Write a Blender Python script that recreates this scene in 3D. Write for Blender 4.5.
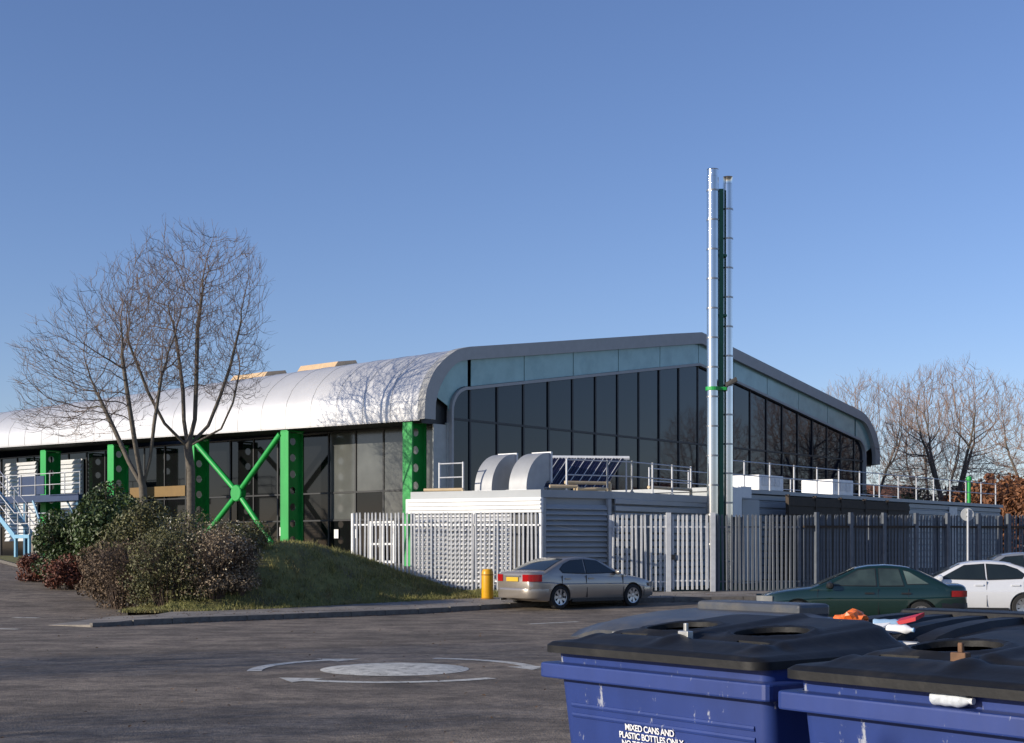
import bpy, bmesh, math, random
from mathutils import Vector, Matrix, kdtree, noise
from math import sin, cos, pi, radians, atan2, sqrt, hypot

for o in list(bpy.data.objects): bpy.data.objects.remove(o)
S = bpy.context.scene
C = S.collection

# ------------------------------------------------------------------ camera
FPX, HOR, EYE = 1400.0, 548.0, 1.75          # focal length in pixels, horizon row, eye height
cam = bpy.data.cameras.new('camera'); co = bpy.data.objects.new('camera', cam); C.objects.link(co)
co.location = (0, 0, EYE); co.rotation_euler = (pi/2, 0, 0)
cam.sensor_fit = 'HORIZONTAL'; cam.sensor_width = 36; cam.lens = 36*FPX/1024
cam.shift_y = (HOR-371.5)/1024
cam.clip_start = .05; cam.clip_end = 4000
S.camera = co
# ------------------------------------------------------------------ sky, sun, exposure
SUN_EL = radians(16)
SDX, SDY = -.902, -.431                       # horizontal direction towards the sun
W = bpy.data.worlds.new('World'); S.world = W; W.use_nodes = True
nt = W.node_tree; bg = nt.nodes['Background']
sky = nt.nodes.new('ShaderNodeTexSky'); sky.sky_type = 'NISHITA'; sky.sun_disc = False
sky.sun_elevation = SUN_EL; sky.sun_rotation = atan2(SDX, SDY)
sky.altitude = 60; sky.air_density = 1.0; sky.dust_density = 0.15; sky.ozone_density = 4.0
wb = nt.nodes.new('ShaderNodeVectorMath'); wb.operation = 'MULTIPLY'; wb.inputs[1].default_value = (1.05, .925, 1.05)   # camera white balance
nt.links.new(sky.outputs[0], wb.inputs[0]); nt.links.new(wb.outputs[0], bg.inputs[0]); bg.inputs[1].default_value = .145
sl = bpy.data.lights.new('sun', 'SUN'); so = bpy.data.objects.new('sun', sl); C.objects.link(so)
sl.energy = 5.0; sl.angle = radians(.5); sl.color = (1, .90, .76)
so.rotation_euler = Vector((SDX*cos(SUN_EL), SDY*cos(SUN_EL), sin(SUN_EL))).to_track_quat('Z', 'Y').to_euler()
so.location = (-60, -30, 30)
S.view_settings.view_transform = 'Standard'; S.view_settings.look = 'None'
S.view_settings.exposure = 0.0; S.view_settings.gamma = 1; S.view_settings.use_curve_mapping = False
S.render.engine = 'CYCLES'
S.render.resolution_x = 1024; S.render.resolution_y = 743

# ------------------------------------------------------------------ materials
MATS = {}
def mat(name, col, rough=.6, metal=0., var=.12, scale=3., bump=0., bscale=40., island=0., coat=0., spec=.5,
        col2=None, c2=(.45, .65), c2scale=6., stretch=None, speck=0.):
    m = bpy.data.materials.new(name); m.use_nodes = True; MATS[name] = m
    t = m.node_tree; N = t.nodes; K = t.links; b = N['Principled BSDF']
    tc = N.new('ShaderNodeTexCoord'); vec = tc.outputs['Object']
    if stretch:
        mp = N.new('ShaderNodeMapping'); mp.inputs['Scale'].default_value = stretch
        K.new(vec, mp.inputs[0]); vec = mp.outputs[0]
    nz = N.new('ShaderNodeTexNoise'); nz.inputs['Scale'].default_value = scale; nz.inputs['Detail'].default_value = 6
    K.new(vec, nz.inputs['Vector'])
    mr = N.new('ShaderNodeMapRange'); mr.inputs[1].default_value = .25; mr.inputs[2].default_value = .75
    mr.inputs[3].default_value = 1-var; mr.inputs[4].default_value = 1+var
    K.new(nz.outputs[0], mr.inputs[0]); val = mr.outputs[0]
    if island:
        g = N.new('ShaderNodeNewGeometry'); m2 = N.new('ShaderNodeMapRange')
        m2.inputs[3].default_value = 1-island; m2.inputs[4].default_value = 1+island
        K.new(g.outputs['Random Per Island'], m2.inputs[0])
        mu = N.new('ShaderNodeMath'); mu.operation = 'MULTIPLY'; K.new(val, mu.inputs[0]); K.new(m2.outputs[0], mu.inputs[1]); val = mu.outputs[0]
    if speck:
        ns = N.new('ShaderNodeTexNoise'); ns.inputs['Scale'].default_value = 9; ns.inputs['Detail'].default_value = 10; ns.inputs['Roughness'].default_value = .85; K.new(tc.outputs['Object'], ns.inputs['Vector'])
        ms = N.new('ShaderNodeMapRange'); ms.inputs[1].default_value = .3; ms.inputs[2].default_value = .7; ms.inputs[3].default_value = 1-speck; ms.inputs[4].default_value = 1+speck
        K.new(ns.outputs[0], ms.inputs[0]); mu = N.new('ShaderNodeMath'); mu.operation = 'MULTIPLY'; K.new(val, mu.inputs[0]); K.new(ms.outputs[0], mu.inputs[1]); val = mu.outputs[0]
    src = None
    if col2:
        n2 = N.new('ShaderNodeTexNoise'); n2.inputs['Scale'].default_value = c2scale; n2.inputs['Detail'].default_value = 8; n2.inputs['Roughness'].default_value = .65
        K.new(vec, n2.inputs['Vector'])
        r2 = N.new('ShaderNodeMapRange'); r2.inputs[1].default_value = c2[0]; r2.inputs[2].default_value = c2[1]; K.new(n2.outputs[0], r2.inputs[0])
        mx = N.new('ShaderNodeMix'); mx.data_type = 'RGBA'; mx.inputs[6].default_value = (*col, 1); mx.inputs[7].default_value = (*col2, 1)
        K.new(r2.outputs[0], mx.inputs[0]); src = mx.outputs[2]
    vm = N.new('ShaderNodeVectorMath'); vm.operation = 'SCALE'
    if src: K.new(src, vm.inputs[0])
    else: vm.inputs[0].default_value = col
    K.new(val, vm.inputs['Scale']); K.new(vm.outputs[0], b.inputs['Base Color'])
    b.inputs['Roughness'].default_value = rough; b.inputs['Metallic'].default_value = metal
    b.inputs['Specular IOR Level'].default_value = spec
    if coat: b.inputs['Coat Weight'].default_value = coat; b.inputs['Coat Roughness'].default_value = .06
    if bump:
        n3 = N.new('ShaderNodeTexNoise'); n3.inputs['Scale'].default_value = bscale; n3.inputs['Detail'].default_value = 5
        K.new(vec, n3.inputs['Vector'])
        bp = N.new('ShaderNodeBump'); bp.inputs['Strength'].default_value = bump; bp.inputs['Distance'].default_value = .02
        K.new(n3.outputs[0], bp.inputs['Height']); K.new(bp.outputs[0], b.inputs['Normal'])
    return m

M = MATS
mat('asphalt', (.118, .093, .069), .85, var=.38, scale=.28, bump=.9, bscale=45, col2=(.240, .192, .142), c2=(.40, .60), c2scale=1.5, stretch=(.8, 1.1, 1), speck=.8)
mat('ground', (.10, .085, .06), .9, var=.3, scale=.2, col2=(.07, .085, .035), c2scale=.12)
mat('paving', (.27, .24, .205), .85, var=.2, scale=1.2, bump=.3, bscale=50, col2=(.12, .105, .09), c2scale=.9)
mat('kerb_concrete', (.17, .155, .135), .85, var=.25, scale=2, bump=.3, col2=(.09, .08, .07), c2scale=3)
mat('road_paint', (.60, .58, .51), .75, var=.22, scale=2.5, bump=.5, bscale=45, col2=(.22, .20, .17), c2=(.50, .68), c2scale=6, speck=.3)
mat('turf', (.165, .155, .045), .9, var=.35, scale=2, bump=.6, bscale=25, col2=(.10, .085, .04), c2=(.5, .7), c2scale=.9)
mat('grass_blade', (.20, .195, .055), .7, var=.2, island=.4, col2=(.21, .17, .07), c2=(.45, .68), c2scale=1.2)
mat('soil', (.06, .045, .03), .95, var=.3, scale=3, bump=.5)
mat('leaf_litter', (.14, .075, .03), .8, var=.2, island=.5)
mat('roof_metal', (.66, .655, .645), .38, .35, var=.06, scale=.8, bump=.006, bscale=3)
mat('verge_metal', (.40, .40, .385), .65, .0, var=.06)
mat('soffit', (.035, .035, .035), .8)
mat('gable_glass', (.004, .009, .019), .035, var=.3, scale=.15, spec=.42)
mat('facade_glass', (.006, .0065, .007), .05, var=.35, scale=.4, spec=.33)
mat('blind_glass', (.10, .105, .10), .12, var=.25, scale=.9, spec=.6)
mat('mullion', (.018, .020, .022), .45)
mat('teal_panel', (.29, .47, .45), .18, .0, var=.12, scale=1.2, bump=.03, bscale=3, col2=(.23, .39, .38), c2scale=.8)
mat('pale_panel', (.42, .44, .42), .6, var=.1)
mat('wall_grey', (.16, .165, .17), .8, var=.15)
mat('green_paint', (.014, .34, .06), .45, var=.2, scale=1.5, bump=.08, bscale=8, col2=(.03, .20, .06), c2=(.56, .74), c2scale=2.2, stretch=(1, 1, .35))
mat('dark_green_paint', (.006, .10, .05), .4, var=.12, scale=2)
mat('steel', (.66, .655, .64), .17, 1.0, var=.06, scale=2, bump=.03, bscale=4)
mat('steel_joint', (.35, .35, .34), .4, .9)
mat('duct_grey', (.36, .37, .375), .5, .2, var=.1, scale=3)
mat('galv', (.56, .57, .58), .5, .25, var=.14, scale=6)
mat('galv_shaded', (.125, .14, .16), .6, .15, var=.22, scale=5)  # galvanised steel darkened: the right-hand fences' shade is put into the colour
mat('white_louvre', (.66, .67, .68), .45, .1, var=.05, scale=3)
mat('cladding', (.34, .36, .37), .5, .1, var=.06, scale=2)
mat('white_paint', (.78, .78, .76), .45, var=.05, scale=4)
mat('yellow_paint', (.72, .36, .006), .4, var=.1, scale=5)
mat('yellow_dark', (.35, .17, .01), .6)
mat('tan_pipe', (.55, .42, .25), .5, var=.1)
mat('tube_glass', (.012, .014, .045), .15, spec=.7)
mat('brown_screen', (.045, .030, .018), .75, var=.25, scale=4)
mat('blue_steel', (.06, .17, .28), .45, var=.12, scale=3)
mat('pale_blue_steel', (.22, .44, .60), .4, var=.1, scale=3)
mat('navy_panel', (.012, .035, .10), .5)
mat('timber', (.22, .19, .15), .8, var=.2, scale=5)
mat('amber_panel', (.19, .11, .025), .6)
mat('skylight', (.66, .47, .27), .4, var=.1)
mat('bark', (.125, .108, .085), .9, var=.3, scale=8, bump=.5, bscale=30)
mat('branch_bark', (.10, .075, .055), .9, var=.25, scale=5)
mat('twig', (.18, .13, .102), .85, var=.15, island=.35)
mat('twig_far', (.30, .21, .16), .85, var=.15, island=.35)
mat('bud', (.15, .085, .055), .8, island=.4)
mat('evergreen', (.055, .085, .022), .45, var=.25, scale=.9, island=.5)
mat('olive_leaf', (.10, .098, .034), .6, var=.25, scale=.9, island=.5)
mat('brown_leaf', (.145, .098, .058), .75, var=.2, scale=1.2, island=.5)
mat('tan_leaf', (.20, .15, .095), .75, var=.25, scale=1.2, island=.5)
mat('red_leaf', (.14, .045, .025), .6, var=.2, scale=1.2, island=.5)
mat('cream_flower', (.48, .42, .30), .7, island=.3)
mat('autumn_leaf', (.17, .068, .026), .7, var=.25, scale=.5, island=.5)
mat('stem', (.09, .062, .045), .85, island=.3)
mat('brick', (.26, .10, .055), .85, var=.15, scale=3)
mat('roof_tile', (.22, .09, .05), .85, var=.2, scale=4)
mat('bin_blue', (.021, .044, .185), .42, var=.16, scale=4, bump=.06, bscale=9, col2=(.34, .36, .42), c2=(.63, .69), c2scale=15, stretch=(1.3, 1.3, .55))
mat('bin_black', (.009, .009, .0095), .55, var=.25, scale=7, spec=.35, bump=.08, bscale=30, col2=(.028, .026, .023), c2=(.5, .72), c2scale=5)
mat('bin_grey', (.055, .062, .075), .4, var=.2, scale=6, bump=.06, bscale=25, col2=(.10, .095, .085), c2scale=5)
mat('bin_inside', (.01, .011, .02), .8)
mat('rust', (.16, .085, .045), .8, var=.3, scale=20)
mat('zinc', (.5, .5, .48), .4, .7, var=.15, scale=20)
mat('lettering', (.82, .82, .80), .6, var=.05)
mat('silver_paint', (.36, .32, .275), .30, .55, var=.03, coat=.9)
mat('green_car_paint', (.007, .028, .023), .28, .25, var=.04, coat=.9)
mat('white_car_paint', (.70, .71, .72), .3, .1, var=.03, coat=.8)
mat('grey_car_paint', (.36, .38, .40), .3, .5, var=.03, coat=.8)
mat('car_glass', (.014, .020, .019), .04, spec=.8, var=.3, scale=1.5)
mat('car_glass_mid', (.030, .045, .040), .05, spec=.8, var=.6, scale=2.5)
mat('car_glass_pale', (.09, .125, .11), .06, spec=.8, var=.5, scale=2.2)
mat('black_trim', (.012, .012, .013), .5)
mat('tyre', (.018, .018, .018), .85, bump=.2)
mat('alloy', (.50, .50, .50), .3, .8, var=.05)
mat('tail_red', (.35, .008, .010), .15, coat=1)
mat('lamp_clear', (.25, .26, .26), .15, .3, coat=1)
mat('plate_yellow', (.62, .40, .03), .45, var=.05)
mat('litter_orange', (.75, .16, .03), .45, var=.2, scale=20)
mat('litter_red', (.55, .02, .03), .4)
mat('litter_white', (.78, .79, .80), .35)
mat('litter_blue', (.35, .52, .70), .2)
mat('clear_plastic', (.60, .64, .68), .12, var=.3, scale=40, coat=.6)
mat('sign_grey', (.48, .49, .48), .55)

# ------------------------------------------------------------------ mesh helpers
class MB:
    def __init__(s): s.v = []; s.f = []; s.m = None
    def add(s, vs, fs):
        n = len(s.v); s.v += [tuple(p) for p in vs]; s.f += [tuple(i+n for i in f) for f in fs]; return s
    def box(s, x0, x1, y0, y1, z0, z1):
        return s.add([(x0,y0,z0),(x1,y0,z0),(x1,y1,z0),(x0,y1,z0),(x0,y0,z1),(x1,y0,z1),(x1,y1,z1),(x0,y1,z1)],
                     [(0,3,2,1),(4,5,6,7),(0,1,5,4),(1,2,6,5),(2,3,7,6),(3,0,4,7)])
    def prism(s, poly, d):                     # planar polygon (3D points) swept by vector d
        n = len(poly); d = Vector(d); a = [Vector(p) for p in poly]
        nr = Vector((0,0,0))
        for i in range(n): nr += a[i].cross(a[(i+1) % n])
        if nr.dot(d) > 0: a = a[::-1]
        return s.add(a+[p+d for p in a], [tuple(range(n)), tuple(range(2*n-1, n-1, -1))] + [(i, i+n, (i+1) % n+n, (i+1) % n) for i in range(n)])
    def tube(s, pts, rs, n=8, cap=True):
        pts = [Vector(p) for p in pts]
        if not isinstance(rs, (list, tuple)): rs = [rs]*len(pts)
        base = len(s.v); up = Vector((0, 0, 1))
        t0 = (pts[1]-pts[0]).normalized(); ref = Vector((1, 0, 0)) if abs(t0.z) > .9 else up
        a = t0.cross(ref).normalized()
        for i, p in enumerate(pts):
            t = (pts[min(i+1, len(pts)-1)]-pts[max(i-1, 0)]).normalized()
            a = (a-t*a.dot(t)).normalized(); b = t.cross(a)
            for k in range(n):
                q = 2*pi*k/n; s.v.append(tuple(p+(a*cos(q)+b*sin(q))*rs[i]))
        for i in range(len(pts)-1):
            for k in range(n):
                s.f.append((base+i*n+k, base+i*n+(k+1) % n, base+(i+1)*n+(k+1) % n, base+(i+1)*n+k))
        if cap:
            s.f.append(tuple(base+k for k in range(n))[::-1]); e = base+(len(pts)-1)*n
            s.f.append(tuple(e+k for k in range(n)))
        return s
    def lathe(s, prof, n=20, axis='z', c=(0,0,0), cap=True):  # prof: (r, h) list
        base = len(s.v)
        for r, h in prof:
            for k in range(n):
                q = 2*pi*k/n
                p = (r*cos(q), r*sin(q), h) if axis == 'z' else (r*cos(q), h, r*sin(q))
                s.v.append((p[0]+c[0], p[1]+c[1], p[2]+c[2]))
        for i in range(len(prof)-1):
            for k in range(n):
                s.f.append((base+i*n+k, base+i*n+(k+1) % n, base+(i+1)*n+(k+1) % n, base+(i+1)*n+k))
        if cap: s.f.append(tuple(base+k for k in range(n))[::-1]); e = base+(len(prof)-1)*n; s.f.append(tuple(e+k for k in range(n)))
        return s
    def grid(s, rows):                         # rows of equal-length point lists
        base = len(s.v); w = len(rows[0])
        for r in rows: s.v += [tuple(p) for p in r]
        for i in range(len(rows)-1):
            for k in range(w-1):
                s.f.append((base+i*w+k, base+i*w+k+1, base+(i+1)*w+k+1, base+(i+1)*w+k))
        return s
    def mesh(s, name):
        me = bpy.data.meshes.new(name); me.from_pydata(s.v, [], s.f); me.update(); return me
    def build(s, name, m, parent=None, smooth=False, fix=True, bevel=0, dz=0., ang=40):
        me = s.mesh(name)
        if fix:
            bm = bmesh.new(); bm.from_mesh(me); bmesh.ops.recalc_face_normals(bm, faces=bm.faces)
            bm.to_mesh(me); bm.free()
        if dz:
            for v in me.vertices: v.co.z += dz
        return obj(name, me, m, parent, smooth, bevel, ang)
def obj(name, me, m, parent=None, smooth=False, bevel=0, ang=40):
    o = bpy.data.objects.new(name, me); C.objects.link(o)
    if m and not me.materials: me.materials.append(M[m] if isinstance(m, str) else m)
    if smooth:
        me.polygons.foreach_set('use_smooth', [True]*len(me.polygons))
        try: me.set_sharp_from_angle(angle=radians(ang))
        except Exception: pass
    if bevel:
        b = o.modifiers.new('bevel', 'BEVEL'); b.width = bevel; b.segments = 2; b.limit_method = 'ANGLE'; b.angle_limit = radians(40)
    if parent: o.parent = parent
    return o
def empty(name, loc=(0,0,0), rz=0):
    o = bpy.data.objects.new(name, None); C.objects.link(o); o.location = loc; o.rotation_euler = (0, 0, rz); o.empty_display_size = .3
    return o
def tag(o, label, cat, group=None):
    o['label'] = label; o['category'] = cat
    if group: o['group'] = group
    return o
def struct(o): o['kind'] = 'structure'; return o
def stuff(o): o['kind'] = 'stuff'; return o
def piece(name, me, parent, loc=(0,0,0), rot=(0,0,0), scale=(1,1,1)):   # shares mesh data
    o = bpy.data.objects.new(name, me); C.objects.link(o); o.parent = parent; o.location = loc; o.rotation_euler = rot; o.scale = scale
    return o
def boolean(o, cutter, op='DIFFERENCE'):
    md = o.modifiers.new('b', 'BOOLEAN'); md.object = cutter; md.operation = op; md.solver = 'EXACT'
    dg = bpy.context.evaluated_depsgraph_get(); dg.update()
    me = bpy.data.meshes.new_from_object(o.evaluated_get(dg)); o.modifiers.remove(md)
    old = o.data; nm = old.name; o.data = me; bpy.data.meshes.remove(old); me.name = nm
    bpy.data.objects.remove(cutter)
def copy_tree(o, parent=None):
    c = o.copy(); C.objects.link(c); c.parent = parent
    for ch in list(o.children): copy_tree(ch, c)
    return c
def lerp(a, b, t): return a+(b-a)*t
def interp(pts, x):
    if x <= pts[0][0]: return pts[0][1]
    for (a, b), (c, d) in zip(pts, pts[1:]):
        if x <= c: return b+(d-b)*(x-a)/(c-a)
    return pts[-1][1]
def sstep(t): t = max(0, min(1, t)); return t*t*(3-2*t)
def resample(pl, step):
    out = [Vector(pl[0])]
    for a, b in zip(pl, pl[1:]):
        a = Vector(a); b = Vector(b); n = max(1, int((b-a).length/step))
        for i in range(1, n+1): out.append(a.lerp(b, i/n))
    return out
def gz(x, y):                                  # height of the made ground
    b = .028*max(0, min(y, 70)-37)
    return b+.02*max(0, min(12, -x-9))*max(0, min(1, (y-38)/12))

# ================================================================== ground, road, pavement
KERB = [(-10.5, 31.7), (-9.3, 30.9), (-7.18, 33.1), (-4.13, 35.7), (-.1, 39.3), (2.5, 41.3), (6, 42.3), (12, 43), (30, 46), (60, 51)]
BACK = [(-10.1, 35.5), (-8.9, 35.4), (-8.0, 35.6), (-5.5, 37.8), (-1.7, 41.05), (1.5, 43.6), (6, 44.9), (12, 46.6), (30, 55.2), (60, 69.4)]
BED = [(-50, 112), (-30, 78), (-21, 60), (-16.2, 51.5), (-12.4, 44), (-9.9, 38.3), (-9.8, 35.5)]
EDGE = BED + KERB
def past(x, y):                                # signed distance beyond the kerb line
    best = 1e9; sg = 1
    for (ax, ay), (bx, by) in zip(EDGE, EDGE[1:]):
        dx, dy = bx-ax, by-ay; t = max(0, min(1, ((x-ax)*dx+(y-ay)*dy)/(dx*dx+dy*dy)))
        px, py = ax+dx*t, ay+dy*t; d = hypot(x-px, y-py)
        if d < best-1e-6: best = d; sg = 1 if dx*(y-ay)-dy*(x-ax) > 0 else -1
    return best*sg
b = MB()
xs = [-900, -500, -250, -140, -90]+[-70+2*i for i in range(61)]+[70, 90, 140, 250, 500, 900]
ys = [-300, -100, -40]+[-14+2*i for i in range(58)]+[120, 150, 220, 400, 900, 1600]
rows = []
for y in ys:
    r = []
    for x in xs:
        p = past(x, y) if -75 < x < 65 and y < 110 else (-5 if y < 45 else 5)
        r.append((x, y, gz(max(-21, x), y)-.06+.15*sstep((p-.6)/1.4)))
    rows.append(r)
b.grid(rows); struct(b.build('ground', 'ground', smooth=True, fix=False))
b = MB(); st = 1.0; idx = {}
for j in range(0, 96):
    for i in range(0, 116):
        x0 = -66+i*st; y0 = -14+j*st
        if past(x0+.5, y0+.5) < .7:
            f = []
            for (u, v) in ((0,0),(1,0),(1,1),(0,1)):
                k = (i+u, j+v)
                if k not in idx:
                    X = -66+k[0]*st; Y = -14+k[1]*st; idx[k] = len(b.v)
                    b.v.append((X, Y, gz(max(-21, X), Y)))
                f.append(idx[k])
            b.f.append(tuple(f))
struct(b.build('road', 'asphalt', smooth=True, fix=False))
# pavement sheet
kr = []; br = []
for (k0, k1), (b0, b1) in zip(zip(KERB, KERB[1:]), zip(BACK, BACK[1:])):
    n = max(1, int(hypot(k1[0]-k0[0], k1[1]-k0[1])/1.0))
    for i in range(n): kr.append(Vector(k0).lerp(Vector(k1), i/n)); br.append(Vector(b0).lerp(Vector(b1), i/n))
kr.append(Vector(KERB[-1])); br.append(Vector(BACK[-1]))
b = MB(); rows = []
for i, (p, q) in enumerate(zip(kr, br)):
    h = .12*sstep((p.x+10.0)/1.6)+.008
    rows.append([(lerp(p.x, q.x, t), lerp(p.y, q.y, t), gz(lerp(p.x, q.x, t), lerp(p.y, q.y, t))+h+.02*t) for t in (0, .25, .5, .75, 1)])
b.grid([[(p[0], p[1], p[2]-.2) for p in rows[0]], rows[0]]); b.grid([[(r[0][0], r[0][1], r[0][2]-.2) for r in rows], [r[0] for r in rows]])
b.grid(rows); pav = struct(b.build('pavement', 'paving', smooth=True, fix=True))
for p in pav.data.polygons: pass
# kerb stones: each a piece of the pavement
kb = MB().box(-.455, .455, -.07, .06, -.25, 0.0).mesh('kerb_stone'); kb.materials.append(M['kerb_concrete'])
kp = resample(KERB[1:9], .92)
random.seed(4)
for a, c in zip(kp, kp[1:]):
    m_ = (a+c)/2
    if m_.x > 27: continue
    h = .12*sstep((m_.x+10.0)/1.6)+.012
    piece('kerb_stone', kb, pav, (m_.x, m_.y, gz(m_.x, m_.y)+h+random.uniform(-.004, .004)), (0, 0, atan2(c.y-a.y, c.x-a.x)), ((c-a).length/.925, 1, 1))

# ---- bank and planting bed
HX = [(-30, 1.0), (-20, 1.15), (-14, .95), (-10, .75), (-8.2, .9), (-7.2, 1.7), (-6.6, 1.93), (-6.1, 1.88), (-4.9, 1.5), (-3.3, .85), (-1.85, .46), (.8, .36)]
FRONT = BED[1:]+BACK[1:5]+[(-.2, 42.2), (.75, 42.95)]
REAR = [(-36, 88), (-32, 86), (-25, 80), (-20, 75), (-15, 71), (-12, 68), (-10, 66), (-8.5, 60), (-6.5, 52), (-3.6, 46.2), (-.4, 43.9), (.8, 43.0)]
fr = [Vector(p) for p in FRONT]; rr = [Vector(p) for p in REAR]
def along(pl, t):
    k = t*(len(pl)-1); i = min(int(k), len(pl)-2); return pl[i].lerp(pl[i+1], k-i)
def bank(x, y, d, full):
    h = interp(HX, x); z0 = gz(x, y)+.11
    t = sstep(d/3.6); z = lerp(z0, max(h, z0), t)
    if d > 4.5 and x < -2: z = lerp(z, 1.02, sstep((d-4.5)/6))
    return z+.05*noise.noise(Vector((x*.9, y*.9, 0)))*min(1, d)
NS, NT = 120, 40
rows = []; BANKPTS = []
for i in range(NS+1):
    p = along(fr, i/NS); q = along(rr, i/NS); L_ = (q-p).length; r = []
    for j in range(NT+1):
        t = (j/NT)**1.6; v = p.lerp(q, t); d = min(t*L_, abs(past(v.x, v.y))*1.0 if v.x < -9 else t*L_)
        r.append((v.x, v.y, bank(v.x, v.y, d, L_)))
    rows.append(r)
b = MB().grid(rows); bankob = struct(b.build('grass_bank', 'turf', smooth=True, fix=True))
from mathutils.bvhtree import BVHTree
BVH = BVHTree.FromPolygons(b.v, b.f)
def ground_z(x, y):
    h = BVH.ray_cast(Vector((x, y, 30)), Vector((0, 0, -1)))
    return h[0].z if h[0] else gz(x, y)
# edging of the bed along the side road
ed = MB().box(-.455, .455, -.05, .05, -.2, 0.0).mesh('edging_stone'); ed.materials.append(M['kerb_concrete'])
ep = resample(BED[1:], .92)
for a, c in zip(ep, ep[1:]):
    m_ = (a+c)/2
    piece('edging_stone', ed, bankob, (m_.x, m_.y, gz(m_.x, m_.y)+.13), (0, 0, atan2(c.y-a.y, c.x-a.x)))
# grass blades (uncountable)
random.seed(11); b = MB()
def blade(b, x, y, z, h):
    a = random.uniform(0, 2*pi); w = random.uniform(.008, .016); l = random.uniform(-.6, .6)*h; m2 = random.uniform(-.6, .6)*h
    b.add([(x-w*cos(a), y-w*sin(a), z-.01), (x+w*cos(a), y+w*sin(a), z-.01), (x+l, y+m2, z+h)], [(0, 1, 2)])
n = 0
while n < 70000:
    s_ = random.random(); t_ = random.random()**1.3*.75
    p = along(fr, .40+.60*s_).lerp(along(rr, .40+.60*s_), t_)
    if p.x < -9.6 or p.y > 50: n += 1; continue
    cl = noise.noise(Vector((p.x*1.7, p.y*1.7, 4)))
    z = ground_z(p.x, p.y)
    blade(b, p.x, p.y, z, random.uniform(.04, .12)*(1+.9*cl)); n += 1
for i in range(260):                           # taller tufts
    s_ = random.uniform(.45, 1); p = along(fr, s_).lerp(along(rr, s_), random.uniform(0, .5))
    if p.x < -9.6 or p.y > 50: continue
    for k in range(26):
        x, y = p.x+random.gauss(0, .07), p.y+random.gauss(0, .07); blade(b, x, y, ground_z(x, y), random.uniform(.08, .22))
for i in range(9000):                          # ragged edge over the pavement and edging
    p = along(fr, random.uniform(.1, 1)); x = p.x+random.gauss(0, .10); y = p.y+random.gauss(0, .10)
    blade(b, x, y, max(gz(x, y)+.13, ground_z(x, y)), random.uniform(.03, .10))
tag(stuff(b.build('grass', 'grass_blade', fix=False)), 'short rough grass covering the bank beside the pavement', 'grass')
# leaf litter along kerbs and on the road
random.seed(5); b = MB()
for i in range(2600):
    if i < 1700:
        k = random.choice(range(len(kp)-14)); p = kp[k].lerp(kp[k+1], random.random()); dd = abs(random.gauss(0, .22))
        x, y = p.x+.68*dd, p.y-.73*dd; z = gz(x, y)
        if i % 3 == 0: x, y = p.x-.68*dd*4, p.y+.73*dd*4; z = gz(x, y)+.15
    elif i < 2350:
        p = along(fr, random.uniform(0.02, .45)); x = p.x+random.gauss(-.2, .25); y = p.y+random.gauss(-.2, .25); z = gz(x, y)+(.13 if past(x, y) > 0 else 0)
    else:
        x = random.uniform(-9, 6); y = random.uniform(9, 30); z = gz(x, y)
    s_ = random.uniform(.012, .035); a = random.uniform(0, 6.28); c_, d_ = cos(a)*s_, sin(a)*s_; t1, t2 = random.uniform(0, .02), random.uniform(0, .02)
    b.add([(x-c_, y-d_, z+.008), (x+d_*.6, y-c_*.6, z+.008+t1), (x+c_, y+d_, z+.009+t2), (x-d_*.6, y+c_*.6, z+.008+t1)], [(0, 1, 2, 3)])
tag(stuff(b.build('fallen_leaves', 'leaf_litter', fix=False)), 'scattered brown leaves along the kerb and on the tarmac', 'leaves')

# ---- painted markings (sheets on the road)
RX, RY = -1.69, 20.2
rb = empty('mini_roundabout_marking', (RX, RY, 0))
struct(rb)
b = MB(); n = 48; vs = [(0, 0, .05)]; fs = []
for ring, (r, z) in enumerate(((.35, .048), (.7, .036), (.95, .018), (1.07, .004))):
    for k in range(n): vs.append((r*cos(2*pi*k/n), r*sin(2*pi*k/n), z))
for k in range(n):
    fs.append((0, 1+k, 1+(k+1) % n))
    for g in range(3): fs.append((1+g*n+k, 1+(g+1)*n+k, 1+(g+1)*n+(k+1) % n, 1+g*n+(k+1) % n))
b.add(vs, fs); b.build('painted_dome', 'road_paint', rb, smooth=True)
def arrow(a0, a1):
    b = MB(); R = 1.98; n = 18; hd = radians(17) * (1 if a1 > a0 else -1)
    am = a1-hd; rows = []
    for i in range(n+1):
        a = lerp(a0, am, i/n); rows.append([((R-.09)*cos(a), (R-.09)*sin(a), .006), ((R+.12)*cos(a), (R+.12)*sin(a), .006)])
    b.grid(rows)
    b.add([((R-.32)*cos(am), (R-.32)*sin(am), .006), ((R+.36)*cos(am), (R+.36)*sin(am), .006), (R*cos(a1), R*sin(a1), .006)], [(0, 1, 2)])
    return b.build('painted_arrow', 'road_paint', rb)
arrow(radians(-45), radians(-137)); arrow(radians(77), radians(-4)); arrow(radians(190), radians(110))
gw = struct(empty('give_way_marking', (-11, 30.6, 0)))
for i, (x, y) in enumerate(((-.0, -.25), (-1.3, .35), (-2.6, .95), (-3.9, 1.55), (-1.2, 4.6), (-2.5, 5.4))):
    MB().prism([(x-.35, y-.12, .006), (x+.35, y-.36, .006), (x+.42, y-.16, .006), (x-.28, y+.08, .006)], (0, 0, .001)).build('painted_dash', 'road_paint', gw)
fm = MB().prism([(.35, 32.2, .006), (1.5, 33.2, .006), (1.6, 33.08, .006), (.45, 32.08, .006)], (0, 0, .001)).build('parking_line', 'road_paint'); struct(fm)

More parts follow.
